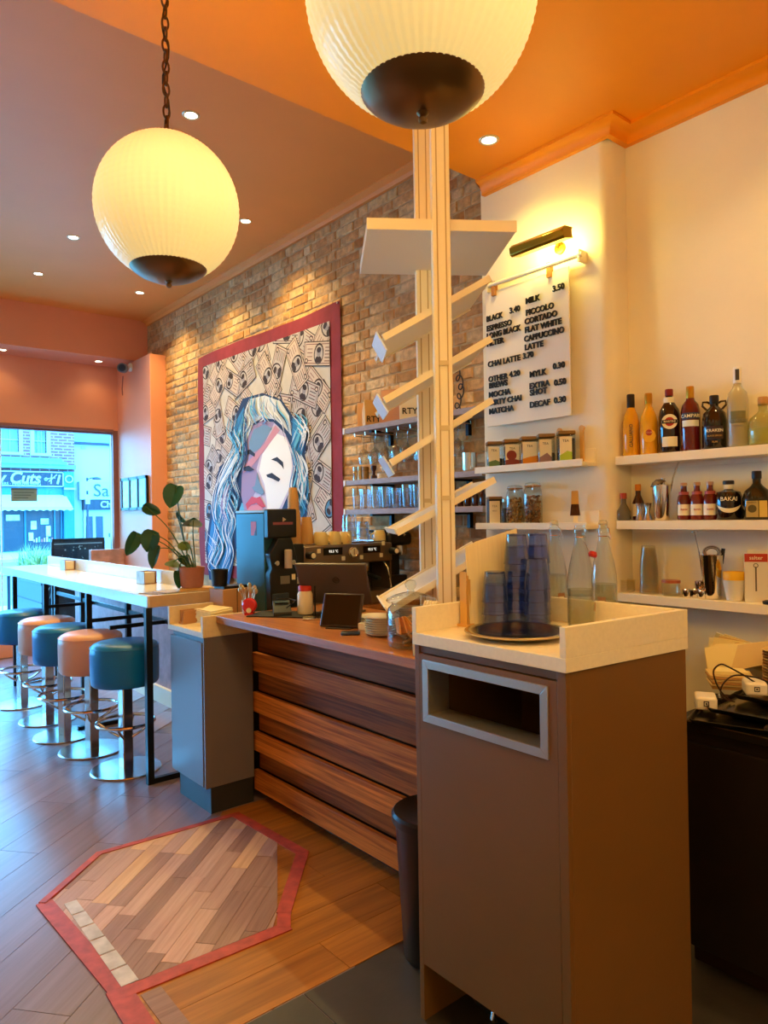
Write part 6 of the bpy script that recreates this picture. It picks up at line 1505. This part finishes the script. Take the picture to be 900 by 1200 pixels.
for i in range(420):
    x, y = q.uniform(2.29,2.50), q.uniform(9.45,10.55); L = q.uniform(.25,.52); a = q.uniform(0,6.28); b = q.uniform(.05,.26); w = .006
    P = [(x,y,.73),(x+b*.3*math.cos(a),y+b*.3*math.sin(a),.73+L*.6),(x+b*math.cos(a),y+b*math.sin(a),.73+L*(1-.4*b))]
    nx_, ny_ = -math.sin(a)*w, math.cos(a)*w
    g.add([(P[0][0]-nx_,P[0][1]-ny_,P[0][2]),(P[0][0]+nx_,P[0][1]+ny_,P[0][2]),(P[1][0]-nx_,P[1][1]-ny_,P[1][2]),(P[1][0]+nx_,P[1][1]+ny_,P[1][2]),P[2]], [(0,1,3,2),(2,3,4)], q.choice((0,0,1,1,2)))
g.build('grass', gm_, t, W=True, kind='stuff')
t = thing('cafe_barrier', 'black cafe barrier with small white print outside the window', 'barrier', (2.72,9.0,-.05))
G().box(2.345,8.98,.28,2.925,9.0,1.25).build('banner', mat('black_banner', '#12202c', .5), t, W=True); G().box(2.33,8.975,1.25,2.94,9.005,1.285).build('top_rail', black_steel, t, W=True); G().box(2.335,8.972,1.215,2.935,8.977,1.228).build('pale_line', trimw, t, W=True)
for x in (2.335,2.925): G().box(x-.015,8.97,-.05,x+.015,9.01,1.25).build('post', black_steel, t, W=True); 
for x in (2.335,2.925): G().cyl((x,8.99,-.05),.11,.02,20).build('foot', black_steel, t, W=True)
g = G(); q = random.Random(2)
for i in range(22): g.cyl((q.uniform(2.40,2.88),8.979,q.uniform(1.02,1.19)), q.choice((.004,.006,.010)), .002, 8, axis=(0,-1,0))
g.build('printed_dots', trimw, t, W=True)
def bistro(x, y, s, lab):
    t = thing('cafe_table', 'round white cafe table on the pavement, '+lab, 'table', (x,y,-.05)); G().lathe([(0,.72),(.34,.72),(.35,.735),(.34,.75),(0,.75)], n=28).build('top', trimw, t); G().lathe([(0,0),(.22,0),(.22,.02),(.025,.04),(.025,.72),(0,.72)], n=20).build('pedestal', navy, t)
    for k in (-1,1):
        c = thing('cafe_chair', 'pale metal cafe chair %s the table %s' % ('left of' if k < 0 else 'right of', lab), 'chair', (x+.62*k,y+.1*s,-.05), -k*1.4, 'cafe chairs on the pavement')
        G().box(-.20,-.20,.43,.20,.20,.455).build('seat', fblue, c, bevel=.01)
        for sx in (-1,1):
            for sy in (-1,1): G().tube([(.18*sx,.18*sy,.43),(.21*sx,.21*sy,0)], .012, 6).build('leg', trimw, c)
            G().tube([(.18*sx,.19,.43),(.18*sx,.24,.85)], .012, 6).build('back_post', trimw, c)
        for z in (.60,.72,.84): G().box(-.19,.20+.05*(z-.43),z,.19,.215+.05*(z-.43),z+.05).build('back_slat', fblue, c)
bistro(2.55,12.3,1,'near the planter'); bistro(1.3,11.6,1,'further left')
t = thing('window_sticker', 'grey notice stuck on the shop window glass', 'sticker', (1.98,8.732,1.80))
G().box(-.135,-.003,-.075,.135,0,.075).build('sheet', mat('sticker_grey', '#7fa0a8', .5), t); 
for i in range(3): G().box(-.11,-.0045,.02-.03*i,.10-.03*i,-.003,.03-.03*i).build('print_line', mat('sticker_ink', '#4a6a74', .5), t)
G().box(-.135,-.0045,.052,.135,-.003,.075).build('header', mat('sticker_ink', '#4a6a74', .5), t)
